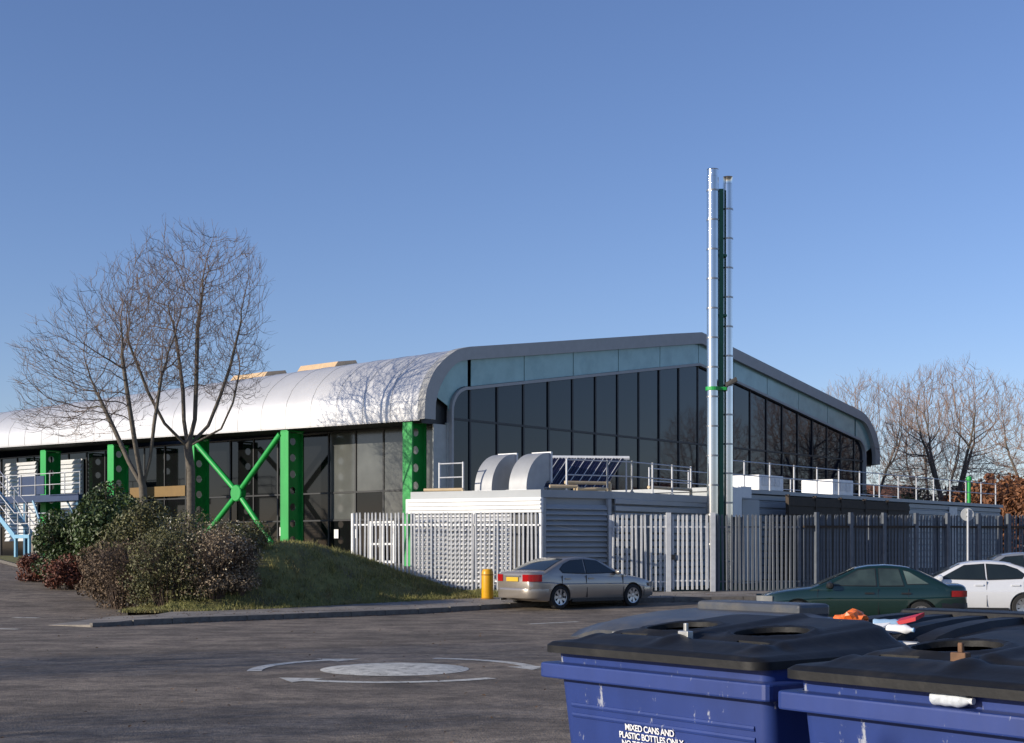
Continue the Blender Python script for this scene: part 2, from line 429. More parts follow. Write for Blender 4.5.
# ================================================================== the sports hall
WX, WY = .647, .7625
BROT = atan2(WY, WX); FLOOR = .9
BO = Vector((-4.09, 65.0, FLOOR))
def bw(l, m, z=0): return Vector((BO.x+WX*l-WY*m, BO.y+WY*l+WX*m, z))   # hall coordinates -> world
hall = tag(empty('sports_hall', BO, BROT), 'long hall with curved silver metal roof, dark glazed gable and bright green columns', 'building')
RID = 23.57; TOT = 2*RID; MLEN = 62
PROF = [(0, 7.75), (0, 8.3), (.04, 8.75), (.15, 9.2), (.47, 9.82), (.85, 10.25), (1.27, 10.6), (1.7, 10.9), (2.1, 11.1), (2.6, 11.26), (3.1, 11.37), (5, 11.66), (9, 12.27), (14, 13.04), (19, 13.8), (22.9, 14.4), (RID, 14.47)]
PROF = PROF+[(TOT-l, z) for l, z in PROF[-2::-1]]
INNER = [(.66, 7.75), (.68, 8.5), (.80, 8.95), (.97, 9.3), (1.3, 9.8), (1.73, 10.25), (2.1, 10.52), (2.48, 10.69), (3.05, 10.80), (RID, 13.86)]
INNER = INNER+[(TOT-l, z) for l, z in INNER[-2::-1]]
def warp(z, m): return 7.75+.012*m+(z-7.75)*(1-.0062*m)
# roof panels with standing seams
PW = 1.9
for i in range(int(MLEN/PW)):
    m0 = .3+i*PW; m1 = m0+PW-.008; b = MB()
    n = len(PROF); rows = []
    for m_, off in ((m0, .0), (m0, .016), (m0+.04, .016), (m0+.06, 0), (m1, 0)):
        r = []
        for k, (l, z) in enumerate(PROF):
            a = PROF[max(0, k-1)]; c = PROF[min(n-1, k+1)]; dl, dz_ = c[0]-a[0], c[1]-a[1]; q = hypot(dl, dz_)
            r.append((l-dz_/q*off, m_, warp(z, m_)+dl/q*off-FLOOR))
        rows.append(r)
    # underside so that the panel has thickness
    b.grid(rows); b.grid([[(l+.03*(1 if l < RID else -1), m_, warp(z, m_)-.05-FLOOR) for l, z in PROF] for m_ in (m0, m1)])
    b.build('roof_panel', 'roof_metal', hall, smooth=True, ang=30)
# verge ring round the gable
b = MB()
def ringquad(A, B_, m):
    out = []
    ls = sorted(set([0, .04, .15, .47, .85, 1.27, 1.7, 2.1, 2.6, 3.1, RID]))
    return out
def norm_samples(pl, n):
    seg = [0]
    for a, c in zip(pl, pl[1:]): seg.append(seg[-1]+hypot(c[0]-a[0], c[1]-a[1]))
    out = []
    for i in range(n+1):
        s_ = seg[-1]*i/n; k = 0
        while k < len(pl)-2 and seg[k+1] < s_: k += 1
        t = (s_-seg[k])/(seg[k+1]-seg[k]); out.append((lerp(pl[k][0], pl[k+1][0], t), lerp(pl[k][1], pl[k+1][1], t)))
    return out
half = [p for p in PROF if p[0] <= RID+1e-6]; ihalf = [p for p in INNER if p[0] <= RID+1e-6]
knee, iknee = PROF.index((3.1, 11.37)), INNER.index((3.05, 10.80))
oc = norm_samples(half[:knee+1], 16)+norm_samples(half[knee:], 6)[1:]
ic = norm_samples(ihalf[:iknee+1], 16)+norm_samples(ihalf[iknee:], 6)[1:]
oc = oc+[(TOT-l, z) for l, z in oc[-2::-1]]; ic = ic+[(TOT-l, z) for l, z in ic[-2::-1]]
def at_m(pl, m): return [(l, m, z-FLOOR) for l, z in pl]
oc2 = [(l, z+.06 if 2 < l < TOT-2 else z) for l, z in oc]; oc2 = [(l+(-.06 if l < 2 else .06 if l > TOT-2 else 0), z) for l, z in oc2]
b.grid([at_m(oc2, .34), at_m(oc2, -.12), at_m(ic, -.12), at_m(ic, .16)])
b.build('verge_trim', 'verge_metal', hall, smooth=True, ang=35)
# soffits under the eaves and edge strips
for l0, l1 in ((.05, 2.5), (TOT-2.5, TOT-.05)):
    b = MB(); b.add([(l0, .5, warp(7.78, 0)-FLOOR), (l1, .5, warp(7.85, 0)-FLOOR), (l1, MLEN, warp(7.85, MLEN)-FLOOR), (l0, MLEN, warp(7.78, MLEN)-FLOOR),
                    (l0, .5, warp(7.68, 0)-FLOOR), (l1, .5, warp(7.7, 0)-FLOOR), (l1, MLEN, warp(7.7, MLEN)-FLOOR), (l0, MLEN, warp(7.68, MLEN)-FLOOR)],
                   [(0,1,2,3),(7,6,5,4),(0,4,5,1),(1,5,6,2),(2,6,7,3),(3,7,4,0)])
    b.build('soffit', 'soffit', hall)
# gable: glazing outline
def gtop(l):
    l = min(l, TOT-l)
    if l < 3.2:
        t = max(0, min(1, (l-2.0)/1.2)); return 8.25+1.17*sqrt(max(0, 1-(1-t)**2))
    return 9.42+(l-3.2)*(12.6-9.42)/(RID-3.2)
GB = 4.4; GM = .22; TR = 7.92
mull = [3.4+2.02*i for i in range(11)]; mull = mull+[TOT-l for l in mull[-2::-1]]
cells = [2.0]+mull+[TOT-2.0]
def pane(l0, l1, z0, topf, m=GM, name='window_pane', mt='gable_glass'):
    n = 8 if (l0 < 3 or l1 > TOT-3) and topf else 2
    poly = [(l0+.05, m, z0-FLOOR), (l1-.05, m, z0-FLOOR)]
    for i in range(n+1):
        l = lerp(l1-.05, l0+.05, i/n); poly.append((l, m, (topf(l) if topf else TR-.05)-FLOOR))
    tilt = random.uniform(-.006, .006)
    poly = [(p[0], p[1]+(p[0]-l0)*tilt, p[2]) for p in poly]
    return MB().prism(poly, (0, .03, 0)).build(name, mt, hall)
random.seed(3)
for l0, l1 in zip(cells, cells[1:]):
    pane(l0, l1, GB, None); pane(l0, l1, TR+.05, lambda l: gtop(l)-.06)
for l in mull:
    MB().box(l-.055, l+.055, GM-.06, GM+.1, GB-FLOOR, gtop(l)-.02-FLOOR).build('mullion', 'mullion', hall)
MB().box(2.0, TOT-2.0, GM-.05, GM+.09, TR-.055-FLOOR, TR+.055-FLOOR).build('transom', 'mullion', hall)
# glazing surround (curved metal frame)
fo = [(1.90, GB)]+[(2.0+1.2*(1-cos(pi/2*i/8))-.10*cos(pi/2*i/8), 8.25+1.17*sin(pi/2*i/8)+.10*sin(pi/2*i/8)) for i in range(9)]+[(RID, 12.71)]
fi = [(2.04, GB)]+[(2.04+1.2*(1-cos(pi/2*i/8)), 8.25+1.13*sin(pi/2*i/8)) for i in range(9)]+[(RID, 12.56)]
fo += [(TOT-l, z) for l, z in fo[-2::-1]]; fi += [(TOT-l, z) for l, z in fi[-2::-1]]
b = MB(); b.grid([at_m(fo, GM+.1), at_m(fo, -.01), at_m(fi, -.01), at_m(fi, GM+.1)]); b.build('glazing_frame', 'verge_metal', hall, smooth=True, ang=35)
# panels between verge and glazing
def itop(l):
    l = min(l, TOT-l); return interp([p for p in INNER if p[0] <= RID+.01], l)
cuts = [3.4+4.04*i for i in range(6)]; cuts = cuts+[TOT-l for l in cuts[-2::-1]]
for l0, l1 in zip(cuts, cuts[1:]):
    g = .03
    MB().prism([(l0+g, .14, gtop(l0)+.12-FLOOR), (l1-g, .14, gtop(l1)+.12-FLOOR), (l1-g, .14, itop(l1)+.1-FLOOR), (l0+g, .14, itop(l0)+.1-FLOOR)], (0, .05, 0)).build('spandrel_panel', 'teal_panel', hall)
for s_ in (0, 1):
    f = (lambda l: l) if not s_ else (lambda l: TOT-l)
    poly = [(l, z) for l, z in ic[:17] if z >= 8.6][:]
    poly = [(3.2, 9.58)]+[(2.0+1.2*(1-cos(pi/2*i/8))-.13*cos(pi/2*i/8), 8.25+1.30*sin(pi/2*i/8)) for i in range(8, -1, -1)]+[(1.8, 8.5), (.72, 9.0)]+[(l-.05, z+.05) for l, z in ic[:17] if z > 9.1]+[(3.2, 10.9)]
    MB().prism([(f(l), .16, z-FLOOR) for l, z in poly], (0, .05, 0)).build('corner_panel', 'teal_panel', hall)
# structure behind: dark backing, solid wall below glazing, corner wall
b = MB(); b.prism([(l, .42, z-.12-FLOOR) for l, z in PROF[1:-1]]+[(TOT-.3, .42, 7.6-FLOOR), (TOT-2, .42, 7.6-FLOOR), (TOT-2, .42, 0), (2.4, .42, 0), (2.4, .42, 7.6-FLOOR), (.3, .42, 7.6-FLOOR)], (0, .1, 0))
b.build('gable_backing', 'mullion', hall)
MB().box(2.32, TOT-2.32, .1, .40, -.3, GB-.06-FLOOR).build('gable_base_wall', 'wall_grey', hall)
MB().box(1.82, TOT-1.82, -.03, .38, GB-.05-FLOOR, GB+.05-FLOOR).build('window_sill', 'verge_metal', hall)
MB().box(.9, 1.80, .24, .30, 3.0-FLOOR, 7.6-FLOOR).build('corner_infill_panel', 'pale_panel', hall)
MB().box(1.78, 1.9, .18, .32, -.2, 7.7-FLOOR).build('corner_post', 'pale_panel', hall)
MB().box(TOT-2.4, TOT-2.3, .9, MLEN, -.3, 7.7-FLOOR).build('far_side_wall', 'wall_grey', hall)
b = MB(); b.prism([(l, MLEN-.4, warp(z, MLEN)-.1-FLOOR) for l, z in PROF[1:-1]]+[(TOT-2, MLEN-.4, -.3), (2.4, MLEN-.4, -.3)], (0, .3, 0)); b.build('rear_gable_wall', 'wall_grey', hall)

# long facade: glazed bays behind the columns
FL = 2.35
COLM = [1.2, 10.0, 17.8, 25.4, 32.6, 40, 47.5, 55]
mm = [1.0]
while mm[-1] < MLEN-2.5: mm.append(mm[-1]+2.02)
zr = [0, 3.18-FLOOR, 4.6-FLOOR, 7.72-FLOOR]
random.seed(8)
for i, (a, c) in enumerate(zip(mm, mm[1:])):
    if a > 46: break
    for k in range(3):
        mt = 'facade_glass'
        if a < 9 and (k == 2 or (k == 1 and i in (0, 1, 3))): mt = 'blind_glass'
        t = random.uniform(-.008, .008)
        MB().prism([(FL, a+.05, zr[k]+.05), (FL+t*2, c-.05, zr[k]+.05), (FL+t*2, c-.05, zr[k+1]-.05), (FL, a+.05, zr[k+1]-.05)], (.03, 0, 0)).build('window_pane', mt, hall)
    MB().box(FL-.05, FL+.1, a-.045, a+.045, 0, zr[3]).build('mullion', 'mullion', hall)
for z in zr: MB().box(FL-.04, FL+.09, 1, 48, z-.04, z+.04).build('transom', 'mullion', hall)
MB().box(FL+.12, FL+.3, .9, MLEN, -.3, 7.7-FLOOR).build('facade_backing', 'mullion', hall)
MB().box(FL-.03, FL+.1, 48, MLEN, 0, 7.7-FLOOR).build('solid_facade_wall', 'wall_grey', hall)
# amber blinds band behind the tree
MB().box(FL-.09, FL-.06, 21.2, 26.6, 4.75-FLOOR, 5.35-FLOOR).build('amber_blind', 'amber_panel', hall)
# white doors and notices
def glazed_door(m0, m1, zt):
    d = MB()
    for (a, c, z0, z1) in ((m0, m0+.1, 0, zt), (m1-.1, m1, 0, zt), (m0+.1, m1-.1, zt-.12, zt), (m0+.1, m1-.1, .02, .22), (m0+.1, m1-.1, 1.0, 1.1)): d.box(FL-.12, FL-.06, a, c, z0, z1)
    o = d.build('door', 'white_paint', hall)
    MB().tube([(FL-.16, m0+.16, .9), (FL-.16, m0+.16, 1.3)], .015, 6).build('door_handle', 'galv', o)
glazed_door(4.2, 5.05, 2.2); glazed_door(5.1, 5.95, 2.2); glazed_door(22.5, 23.4, 2.7); glazed_door(23.5, 24.4, 2.7)
for (m_, z_) in ((6.9, 1.35), (8.3, 1.35), (12.6, 1.5), (16.3, 1.7), (15.0, 1.4)):
    MB().box(FL-.075, FL-.065, m_, m_+.32, z_, z_+.46).build('notice_sheet', 'white_paint', hall)
# white slatted panels at the far end of the facade
for (m0, m1, z0, z1) in ((31.5, 34.1, 2.6, 7.3), (36.7, 40.4, 2.2, 7.3)):
    g = MB().box(FL-.2, FL-.1, m0, m1, z0-FLOOR, z1-FLOOR).build('slatted_panel', 'white_louvre', hall); zz = z0
    while zz < z1-.1:
        MB().prism([(FL-.21, m0, zz-FLOOR), (FL-.34, m0, zz-FLOOR), (FL-.24, m0, zz+.2-FLOOR), (FL-.21, m0, zz+.2-FLOOR)], (0, m1-m0, 0)).build('slat', 'white_louvre', g); zz += .26
# castellated green columns
def web_mesh(l0, l1, z0, z1, th, nh, r):
    b = MB(); h = (z1-z0)/nh; K = 16
    for side in (-th/2, th/2):
        for c in range(nh):
            cx, cz = (l0+l1)/2, z0+h*(c+.5); sq = []; ci = []
            for k in range(K):
                a = 2*pi*k/K+pi/4; dx, dz_ = cos(a), sin(a); q = max(abs(dx), abs(dz_))
                sq.append((cx+dx/q*(l1-l0)/2, side, cz+dz_/q*h/2)); ci.append((cx+dx*r, side, cz+dz_*r))
            b.add(sq+ci, [(k, (k+1) % K, (k+1) % K+K, k+K) for k in range(K)])
    for c in range(nh):
        cx, cz = (l0+l1)/2, z0+h*(c+.5)
        b.add([(cx+r*cos(2*pi*k/K), s, cz+r*sin(2*pi*k/K)) for s in (-th/2, th/2) for k in range(K)], [(k, (k+1) % K, (k+1) % K+K, k+K) for k in range(K)])
    return b
cw = web_mesh(.21, 1.15, 0, 6.75, .03, 8, .20).mesh('column_web'); cw.materials.append(M['green_paint'])
cf = MB().box(.12, .21, -.31, .31, -.1, 6.82).mesh('column_flange'); cf.materials.append(M['green_paint'])
crf = MB().box(1.15, 1.22, -.2, .2, -.1, 6.82).mesh('column_rear_flange'); crf.materials.append(M['green_paint'])
cp = MB().box(.1, 1.24, -.28, .28, -.12, -.07).box(.1, 1.24, -.26, .26, 6.82, 6.87).mesh('column_plates'); cp.materials.append(M['green_paint'])
for m_ in COLM:
    c_ = piece('column', cf, hall, (0, m_, 0)); piece('web', cw, c_); piece('rear_flange', crf, c_); piece('end_plate', cp, c_)
br_ = MB().tube([(.16, 13.75, 3.75), (.16, 10.35, 6.7)], .15, 10).tube([(.16, 13.75, 3.75), (.16, 17.35, .9)], .15, 10).tube([(.16, 13.75, 3.75), (.16, 17.3, 6.5)], .15, 10).tube([(.16, 13.75, 3.75), (.16, 10.6, .7)], .15, 10).build('cross_brace', 'green_paint', hall, smooth=True)
MB().lathe([(.0, -.2), (.40, -.2), (.44, -.16), (.44, .16), (.40, .2), (0, .2)], 20, 'y').build('brace_hub', 'green_paint', br_, smooth=True)
hub = br_.children[0]; hub.location = (.16, 13.75, 3.75); hub.rotation_euler = (0, 0, pi/2)
# rooflights
for (m_, l_) in ((11.8, 4.7), (17.6, 4.7)):
    z = warp(11.6, m_)
    b = MB(); b.prism([(l_-.9, m_-1.5, z-.12-FLOOR), (l_+.9, m_-1.5, z+.16-FLOOR), (l_+.7, m_-1.5, z+.46-FLOOR), (l_-.6, m_-1.5, z+.26-FLOOR)], (0, 3.0, 0)); b.build('rooflight', 'skylight', hall)

# ---- first-floor balcony and outside stair at the far left
bal = tag(empty('access_balcony', bw(0, 31, 1.0), BROT), 'dark blue steel balcony with railings in front of white slatted panels', 'balcony')
def brail(parent, a, c, z, h=1.1, step=1.4, mt='galv', r=.025):
    a = Vector(a); c = Vector(c); n = max(1, int((c-a).length/step))
    for i in range(n+1):
        p = a.lerp(c, i/n); MB().tube([p+Vector((0, 0, z)), p+Vector((0, 0, z+h))], r*1.2, 6).build('railing_post', mt, parent)
    for k in (.5, 1.0): MB().tube([a+Vector((0, 0, z+h*k)), c+Vector((0, 0, z+h*k))], r, 6).build('handrail', mt, parent)
MB().box(-2.2, .4, -6.0, 6.5, 3.55, 3.8).build('deck', 'navy_panel', bal)
MB().box(-2.26, -2.2, -6.0, 6.5, 3.45, 3.85).build('deck_fascia', 'navy_panel', bal)
brail(bal, (-2.15, -6, 0), (-2.15, 6.5, 0), 3.8, 1.3)
for m_ in (-5.6, 0, 5.6):
    MB().box(-2.1, -1.9, m_-.1, m_+.1, 0, 3.55).build('support_post', 'blue_steel', bal)
    MB().tube([(-2.0, m_, 2.2), (-2.0, m_+1.2, 3.5)], .06, 6).build('brace', 'blue_steel', bal)
MB().box(-2.12, -2.06, -2.2, .6, 3.9, 5.0).build('navy_screen', 'navy_panel', bal)
stz = ground_z(-26, 71)
sta = tag(empty('outside_staircase', bw(-8, 21, 1.0), BROT), 'pale blue steel staircase with railings at the left edge beside the shrubs', 'staircase')
# flight rises to the far left (along +M)
z0 = 1.45; z1 = 4.3; run = 4.2; nst = 15
for l in (-.55, .55):
    MB().prism([(l, 0, z0-.28), (l, run, z1-.28), (l, run, z1+.05), (l, 0, z0+.05)], (.07, 0, 0)).build('stringer', 'pale_blue_steel', sta)
for i in range(nst):
    t = (i+.5)/nst; MB().box(-.48, .55, run*t-.13, run*t+.13, lerp(z0, z1, t)-.04, lerp(z0, z1, t)).build('tread', 'blue_steel', sta)
MB().box(-.6, .65, -1.5, 0, z0-.2, z0-.02).build('landing', 'pale_blue_steel', sta)
MB().box(-.6, .65, run, run+5, z1-.22, z1-.02).build('landing', 'blue_steel', sta)
for (l, m_) in ((-.5, -.1), (.55, -.1), (-.5, -1.4), (.55, -1.4)): MB().box(l-.07, l+.07, m_-.07, m_+.07, -.4, z0-.2).build('support_post', 'pale_blue_steel', sta)
MB().box(-.66, -.5, run-1.2, run-.95, -.4, z1-1.0).build('support_post', 'pale_blue_steel', sta)
MB().tube([(.4, -1.4, .0), (.4, 0, 1.2)], .05, 6).tube([(.4, -.2, 3.2), (.4, -1.4, 1.3)], .06, 6).build('brace', 'pale_blue_steel', sta)
for l in (-.52, .6):
    for k in (.55, 1.1):
        MB().tube([(l, -1.45, z0+k), (l, 0, z0+k), (l, run, z1+k), (l, run+5, z1+k)], .028, 6).build('handrail', 'galv', sta)
    for i in range(6):
        m_ = lerp(-1.45, run, i/5); zz = z0 if m_ < 0 else lerp(z0, z1, m_/run); MB().tube([(l, m_, zz), (l, m_, zz+1.1)], .03, 6).build('railing_post', 'galv', sta)
# timber bollards by the bed
for i, px in enumerate((-20.3, -20.9, -21.5)):
    y = 61.2+i*.9; zg = gz(px, y)
    o = MB().lathe([(.0, -.1), (.13, -.1), (.13, 1.3), (.09, 1.36), (0, 1.36)], 10).build('timber_post', 'timber', None, smooth=True); o.location = (px, y, zg)
    tag(o, ('grey timber post at the edge of the side road, %s of three' % ('nearest the red-leaved shrubs', 'middle', 'leftmost')[i]), 'post', 'timber posts by the side road')

# ================================================================== plant room in front of the gable
PB = Vector((.9, 43.75)); PL = Vector((-.898, .439)); PR = Vector((.853, .522))
P1 = PB+PL*4.7; PC = PB+PR*2.75; PE = PC+Vector((WX, WY))*5.6
RZ = 3.56                                      # roof height
pr = tag(empty('plant_room', (PB.x, PB.y, .3)), 'low louvred plant room with white louvre bank and ducts on its flat roof', 'plant room')
def pw(p, z): return (p.x-PB.x, p.y-PB.y, z-.3)
b = MB(); inset = .12
poly = [P1+Vector((.1, .12)), PB+Vector((0, .16)), PC+Vector((-.08, .1)), PE, PE+Vector((-4.6, 5.3)), P1+Vector((3.5, 6.5))]
b.prism([pw(p, .1) for p in poly], (0, 0, RZ-.1)); b.build('walls', 'cladding', pr)
b = MB(); poly2 = [P1, PB, PC, PE+Vector((.1, -.02)), PE+Vector((-4.6, 5.4)), P1+Vector((3.4, 6.6))]
b.prism([pw(p, RZ-.22) for p in poly2], (0, 0, .24)); b.build('roof_edge', 'cladding', pr)
def frame_pts(p, d, nrm, s_, o, z): q = p+d*s_+nrm*o; return pw(q, z)
nL = Vector((-PL.y, PL.x)); nL = nL if nL.y < 0 else -nL
nR = Vector((PR.y, -PR.x))
# white fascia band
b = MB(); b.prism([frame_pts(PB, PL, nL, -.10, .18, 2.86), frame_pts(PB, PL, nL, 4.78, .18, 2.86), frame_pts(PB, PL, nL, 4.78, .02, 2.86), frame_pts(PB, PL, nL, -.10, .02, 2.86)], (0, 0, .48)); b.build('white_fascia', 'white_paint', pr, bevel=.01)
for k in range(3): MB().prism([frame_pts(PB, PL, nL, -.08, .185, 2.95+.13*k), frame_pts(PB, PL, nL, 4.7, .185, 2.95+.13*k), frame_pts(PB, PL, nL, 4.7, .215, 2.97+.13*k), frame_pts(PB, PL, nL, -.08, .215, 2.97+.13*k)], (0, 0, .07)).build('fascia_slat', 'white_paint', pr)
def louvre(p, d, nrm, s0, s1, z0, z1, pitch, mt, dp=.10):
    z = z0
    while z < z1-pitch*.5:
        MB().prism([frame_pts(p, d, nrm, s0, -.02, z+pitch*.75), frame_pts(p, d, nrm, s0, dp, z), frame_pts(p, d, nrm, s0, dp, z+.03), frame_pts(p, d, nrm, s0, -.02, z+pitch*.75+.03)],
                   Vector(frame_pts(p, d, nrm, s1, 0, 0))-Vector(frame_pts(p, d, nrm, s0, 0, 0))).build('louvre_blade', mt, pr)
        z += pitch
louvre(PB, PL, nL, 1.05, 4.65, .35, 2.85, .15, 'white_louvre')
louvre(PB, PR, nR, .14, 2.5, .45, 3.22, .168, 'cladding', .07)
for s_ in (.02, 2.52): MB().prism([frame_pts(PB, PR, nR, s_, .09, .2), frame_pts(PB, PR, nR, s_+.12, .09, .2), frame_pts(PB, PR, nR, s_+.12, -.05, .2), frame_pts(PB, PR, nR, s_, -.05, .2)], (0, 0, RZ-.44)).build('corner_trim', 'cladding', pr)
MB().prism([frame_pts(PB, PL, nL, .1, .0, .3), frame_pts(PB, PL, nL, 1.0, .0, .3), frame_pts(PB, PL, nL, 1.0, -.06, .3), frame_pts(PB, PL, nL, .1, -.06, .3)], (0, 0, 2.5)).build('opening_shade', 'mullion', pr)  # dark sheet standing in for the shade inside the doorway
# ribbed cladding of the receding wall
nE = Vector((WY, -WX)); dE = Vector((WX, WY))
z = .4
while z < RZ-.3:
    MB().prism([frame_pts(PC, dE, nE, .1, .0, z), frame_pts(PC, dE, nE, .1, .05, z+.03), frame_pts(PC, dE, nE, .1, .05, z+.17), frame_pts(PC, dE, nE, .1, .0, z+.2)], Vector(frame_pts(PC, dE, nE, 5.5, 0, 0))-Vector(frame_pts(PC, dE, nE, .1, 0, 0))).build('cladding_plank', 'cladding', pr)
    z += .23
dr = MB().prism([frame_pts(PC, dE, nE, 1.0, .07, .35), frame_pts(PC, dE, nE, 2.1, .07, .35), frame_pts(PC, dE, nE, 2.1, .02, .35), frame_pts(PC, dE, nE, 1.0, .02, .35)], (0, 0, 2.5)).build('door', 'galv_shaded', pr)
MB().tube([frame_pts(PC, dE, nE, 1.2, .13, 1.3), frame_pts(PC, dE, nE, 1.2, .13, 1.5)], .015, 6).build('door_handle', 'galv', dr)
# kerb trim along the roof, tan pipework
for (a, c, z) in (((1.2, 44.6), (2.1, 44.9), 3.72), ((2.0, 45.2), (3.1, 45.5), 3.66), ((1.7, 45.0), (3.2, 45.7), 3.86), ((4.6, 47.2), (6.3, 49.3), 3.8), ((-2.9, 46.2), (-1.6, 45.7), 3.66)):
    MB().tube([pw(Vector(a), z), pw(Vector(c), z)], .055, 8).tube([pw(Vector(c), z), pw(Vector(c), RZ)], .055, 8).build('roof_pipe', 'tan_pipe', pr, smooth=True)

# arched ducts on the roof
def duct(x, y, label):
    o = tag(empty('arched_duct', (x, y, RZ+.02), BROT), label, 'duct', 'arched ducts on the plant room roof')
    R = 1.18; r = .42; wd = .74; pts_o = [(0, 0)]+[(R*(1-cos(a)), .12+R*sin(a)) for a in [pi/2*i/12 for i in range(13)]]+[(R+.1, .12+R)]
    pts_i = [(R-r+.16, 0)]+[(R-(r-.16)*cos(a)-.0, .12+(r-.16)*sin(a)) for a in [pi/2*i/12 for i in range(13)]]+[(R+.1, .12+r-.16)]
    poly = pts_o+pts_i[::-1]; n = len(pts_o)
    b = MB(); v = [(l, -wd/2, z) for l, z in pts_o]+[(l, -wd/2, z) for l, z in pts_i]+[(l, wd/2, z) for l, z in pts_o]+[(l, wd/2, z) for l, z in pts_i]; f = []
    for i in range(n-1):
        f += [(i, i+1, n+i+1, n+i), (2*n+i, 3*n+i, 3*n+i+1, 2*n+i+1), (i, 2*n+i, 2*n+i+1, i+1), (n+i, n+i+1, 3*n+i+1, 3*n+i)]
    f += [(0, n, 3*n, 2*n), (n-1, 3*n-1, 4*n-1, 2*n-1)]
    b.add(v, f)
    b.build('duct_shell', 'duct_grey', o, smooth=True)
    MB().box(-.08, .98, -wd/2-.07, wd/2+.07, 0, .06).build('base_flange', 'galv', o)
    MB().box(R+.04, R+.12, -wd/2-.04, wd/2+.04, .12+r-.22, .12+R+.04).build('joint_flange', 'galv', o)
duct(-.95, 46.0, 'left one of two curved grey metal ducts on plant room roof')
duct(.18, 45.35, 'right one of two curved grey metal ducts, nearer the solar tubes')
# evacuated-tube solar collector
sc = tag(empty('solar_collector', (.45, 46.5, RZ+.02)), 'tilted dark blue solar tube collector with white frame on plant room roof', 'solar panel')
ux = Vector((1, .12, 0)).normalized(); uv = Vector((.42, .52, .62)).normalized(); LEN = 2.75; HT = 1.55
tm = MB().tube([(0, 0, 0), uv*HT], .047, 6).mesh('glass_tube'); tm.materials.append(M['tube_glass'])
for i in range(26): piece('glass_tube', tm, sc, ux*(.1+i*.102)+Vector((0, 0, .18)))
MB().tube([ux*(-.05)+uv*HT+Vector((0, 0, .18)), ux*(LEN+.1)+uv*HT+Vector((0, 0, .18))], .07, 8).build('manifold', 'white_paint', sc, smooth=True)
wm = MB().tube([(0, 0, 0), uv*HT], .012, 5).mesh('tube_clip'); wm.materials.append(M['white_paint'])
for i in range(9): piece('tube_clip', wm, sc, ux*(.15+i*.306)+Vector((0, -.05, .20)))
b = MB()
for s_ in (0, LEN/2, LEN): b.tube([ux*s_+uv*HT+Vector((0, 0, .18)), ux*s_+Vector((uv.x*HT, uv.y*HT, 0))], .03, 6); b.tube([ux*s_+Vector((0, 0, .18)), ux*s_], .03, 6)
b.tube([ux*0+Vector((0, 0, .18)), ux*LEN+Vector((0, 0, .18))], .03, 6); b.build('support_frame', 'galv', sc)

# roof guard rails
def guard(name, pts, z, label, posts, h=1.1, mt='galv'):
    o = tag(empty(name, (*pts[0], z)), label, 'railing'); p0 = Vector((*pts[0], 0))
    P = [Vector((*p, 0))-p0 for p in pts]
    for k in (.52, 1.0):
        MB().tube([p+Vector((0, 0, h*k)) for p in P], .022, 6).build('rail', mt, o)
    for a, c in zip(P, P[1:]):
        n = max(1, round((c-a).length/posts))
        for i in range(n+1):
            p = a.lerp(c, i/n); MB().tube([p, p+Vector((0, 0, h+.04))], .034, 8).lathe([(.07, 0), (.07, .03), (0, .03)], 8, 'z', p).build('rail_post', mt, o)
    return o
guard('guard_rail', [(-2.4, 46.3), (-1.6, 45.8)], RZ+.02, 'short galvanised guard rail left of the arched ducts', .8, .95)
guard('guard_rail', [(1.75, 44.85), (3.1, 45.55), (3.95, 46.1), (6.3, 49.3)], RZ+.02, 'galvanised guard rail round the plant room roof beside the flues', 1.55, 1.0)

# ================================================================== flues
ch = tag(empty('flue_stack', (6.68, 46.6, .3)), 'tall twin stainless steel flues strapped to a green mast', 'chimney')
def flue(x, y, r, ztop, z0, off):
    b = MB(); prof = [(r, z0)]; z = z0+off
    o = MB().lathe([(r, z0), (r, ztop-.25), (r*.93, ztop-.24), (r*.93, ztop-.02), (r*1.0, ztop)], 24).build('flue_pipe', 'steel', ch, smooth=True, ang=30); o.location = (x, y, 0)
    jm = MB().lathe([(r+.001, -.03), (r+.012, -.025), (r+.012, .025), (r+.001, .03)], 24).mesh('joint_band'); jm.materials.append(M['steel_joint'])
    while z < ztop-.4: piece('joint_band', jm, o, (0, 0, z)); z += .98
flue(0, 0, .195, 14.05, 0, .6); flue(.535, .20, .165, 13.85, 0, 1.0)
MB().box(.21, .36, -.04, .12, 0, 13.4).build('mast', 'dark_green_paint', ch)
for z in (6.75, 9.2, 11.2):
    (MB().lathe([(.205, -.06), (.235, -.06), (.235, .06), (.205, .06)], 20, 'z', (0, 0, z)).box(.18, .45, -.1, .3, z-.05, z+.05) if z < 7 else MB().box(.16, .46, 0, .27, z-.035, z+.035)).build('strap', 'green_paint' if z < 7 else 'dark_green_paint', ch)
fl = MB().prism([(.42, -.1, 6.8), (.78, -.28, 6.98), (.74, -.28, 7.12), (.40, -.1, 6.94)], (0.05, .28, 0)).build('floodlight', 'black_trim', ch)
MB().tube([(.4, 0, 6.75), (.5, -.02, 6.86)], .03, 6).build('bracket', 'black_trim', fl)
MB().box(-.3, .8, -.3, .6, -.15, .02).build('base_plinth', 'kerb_concrete', ch)

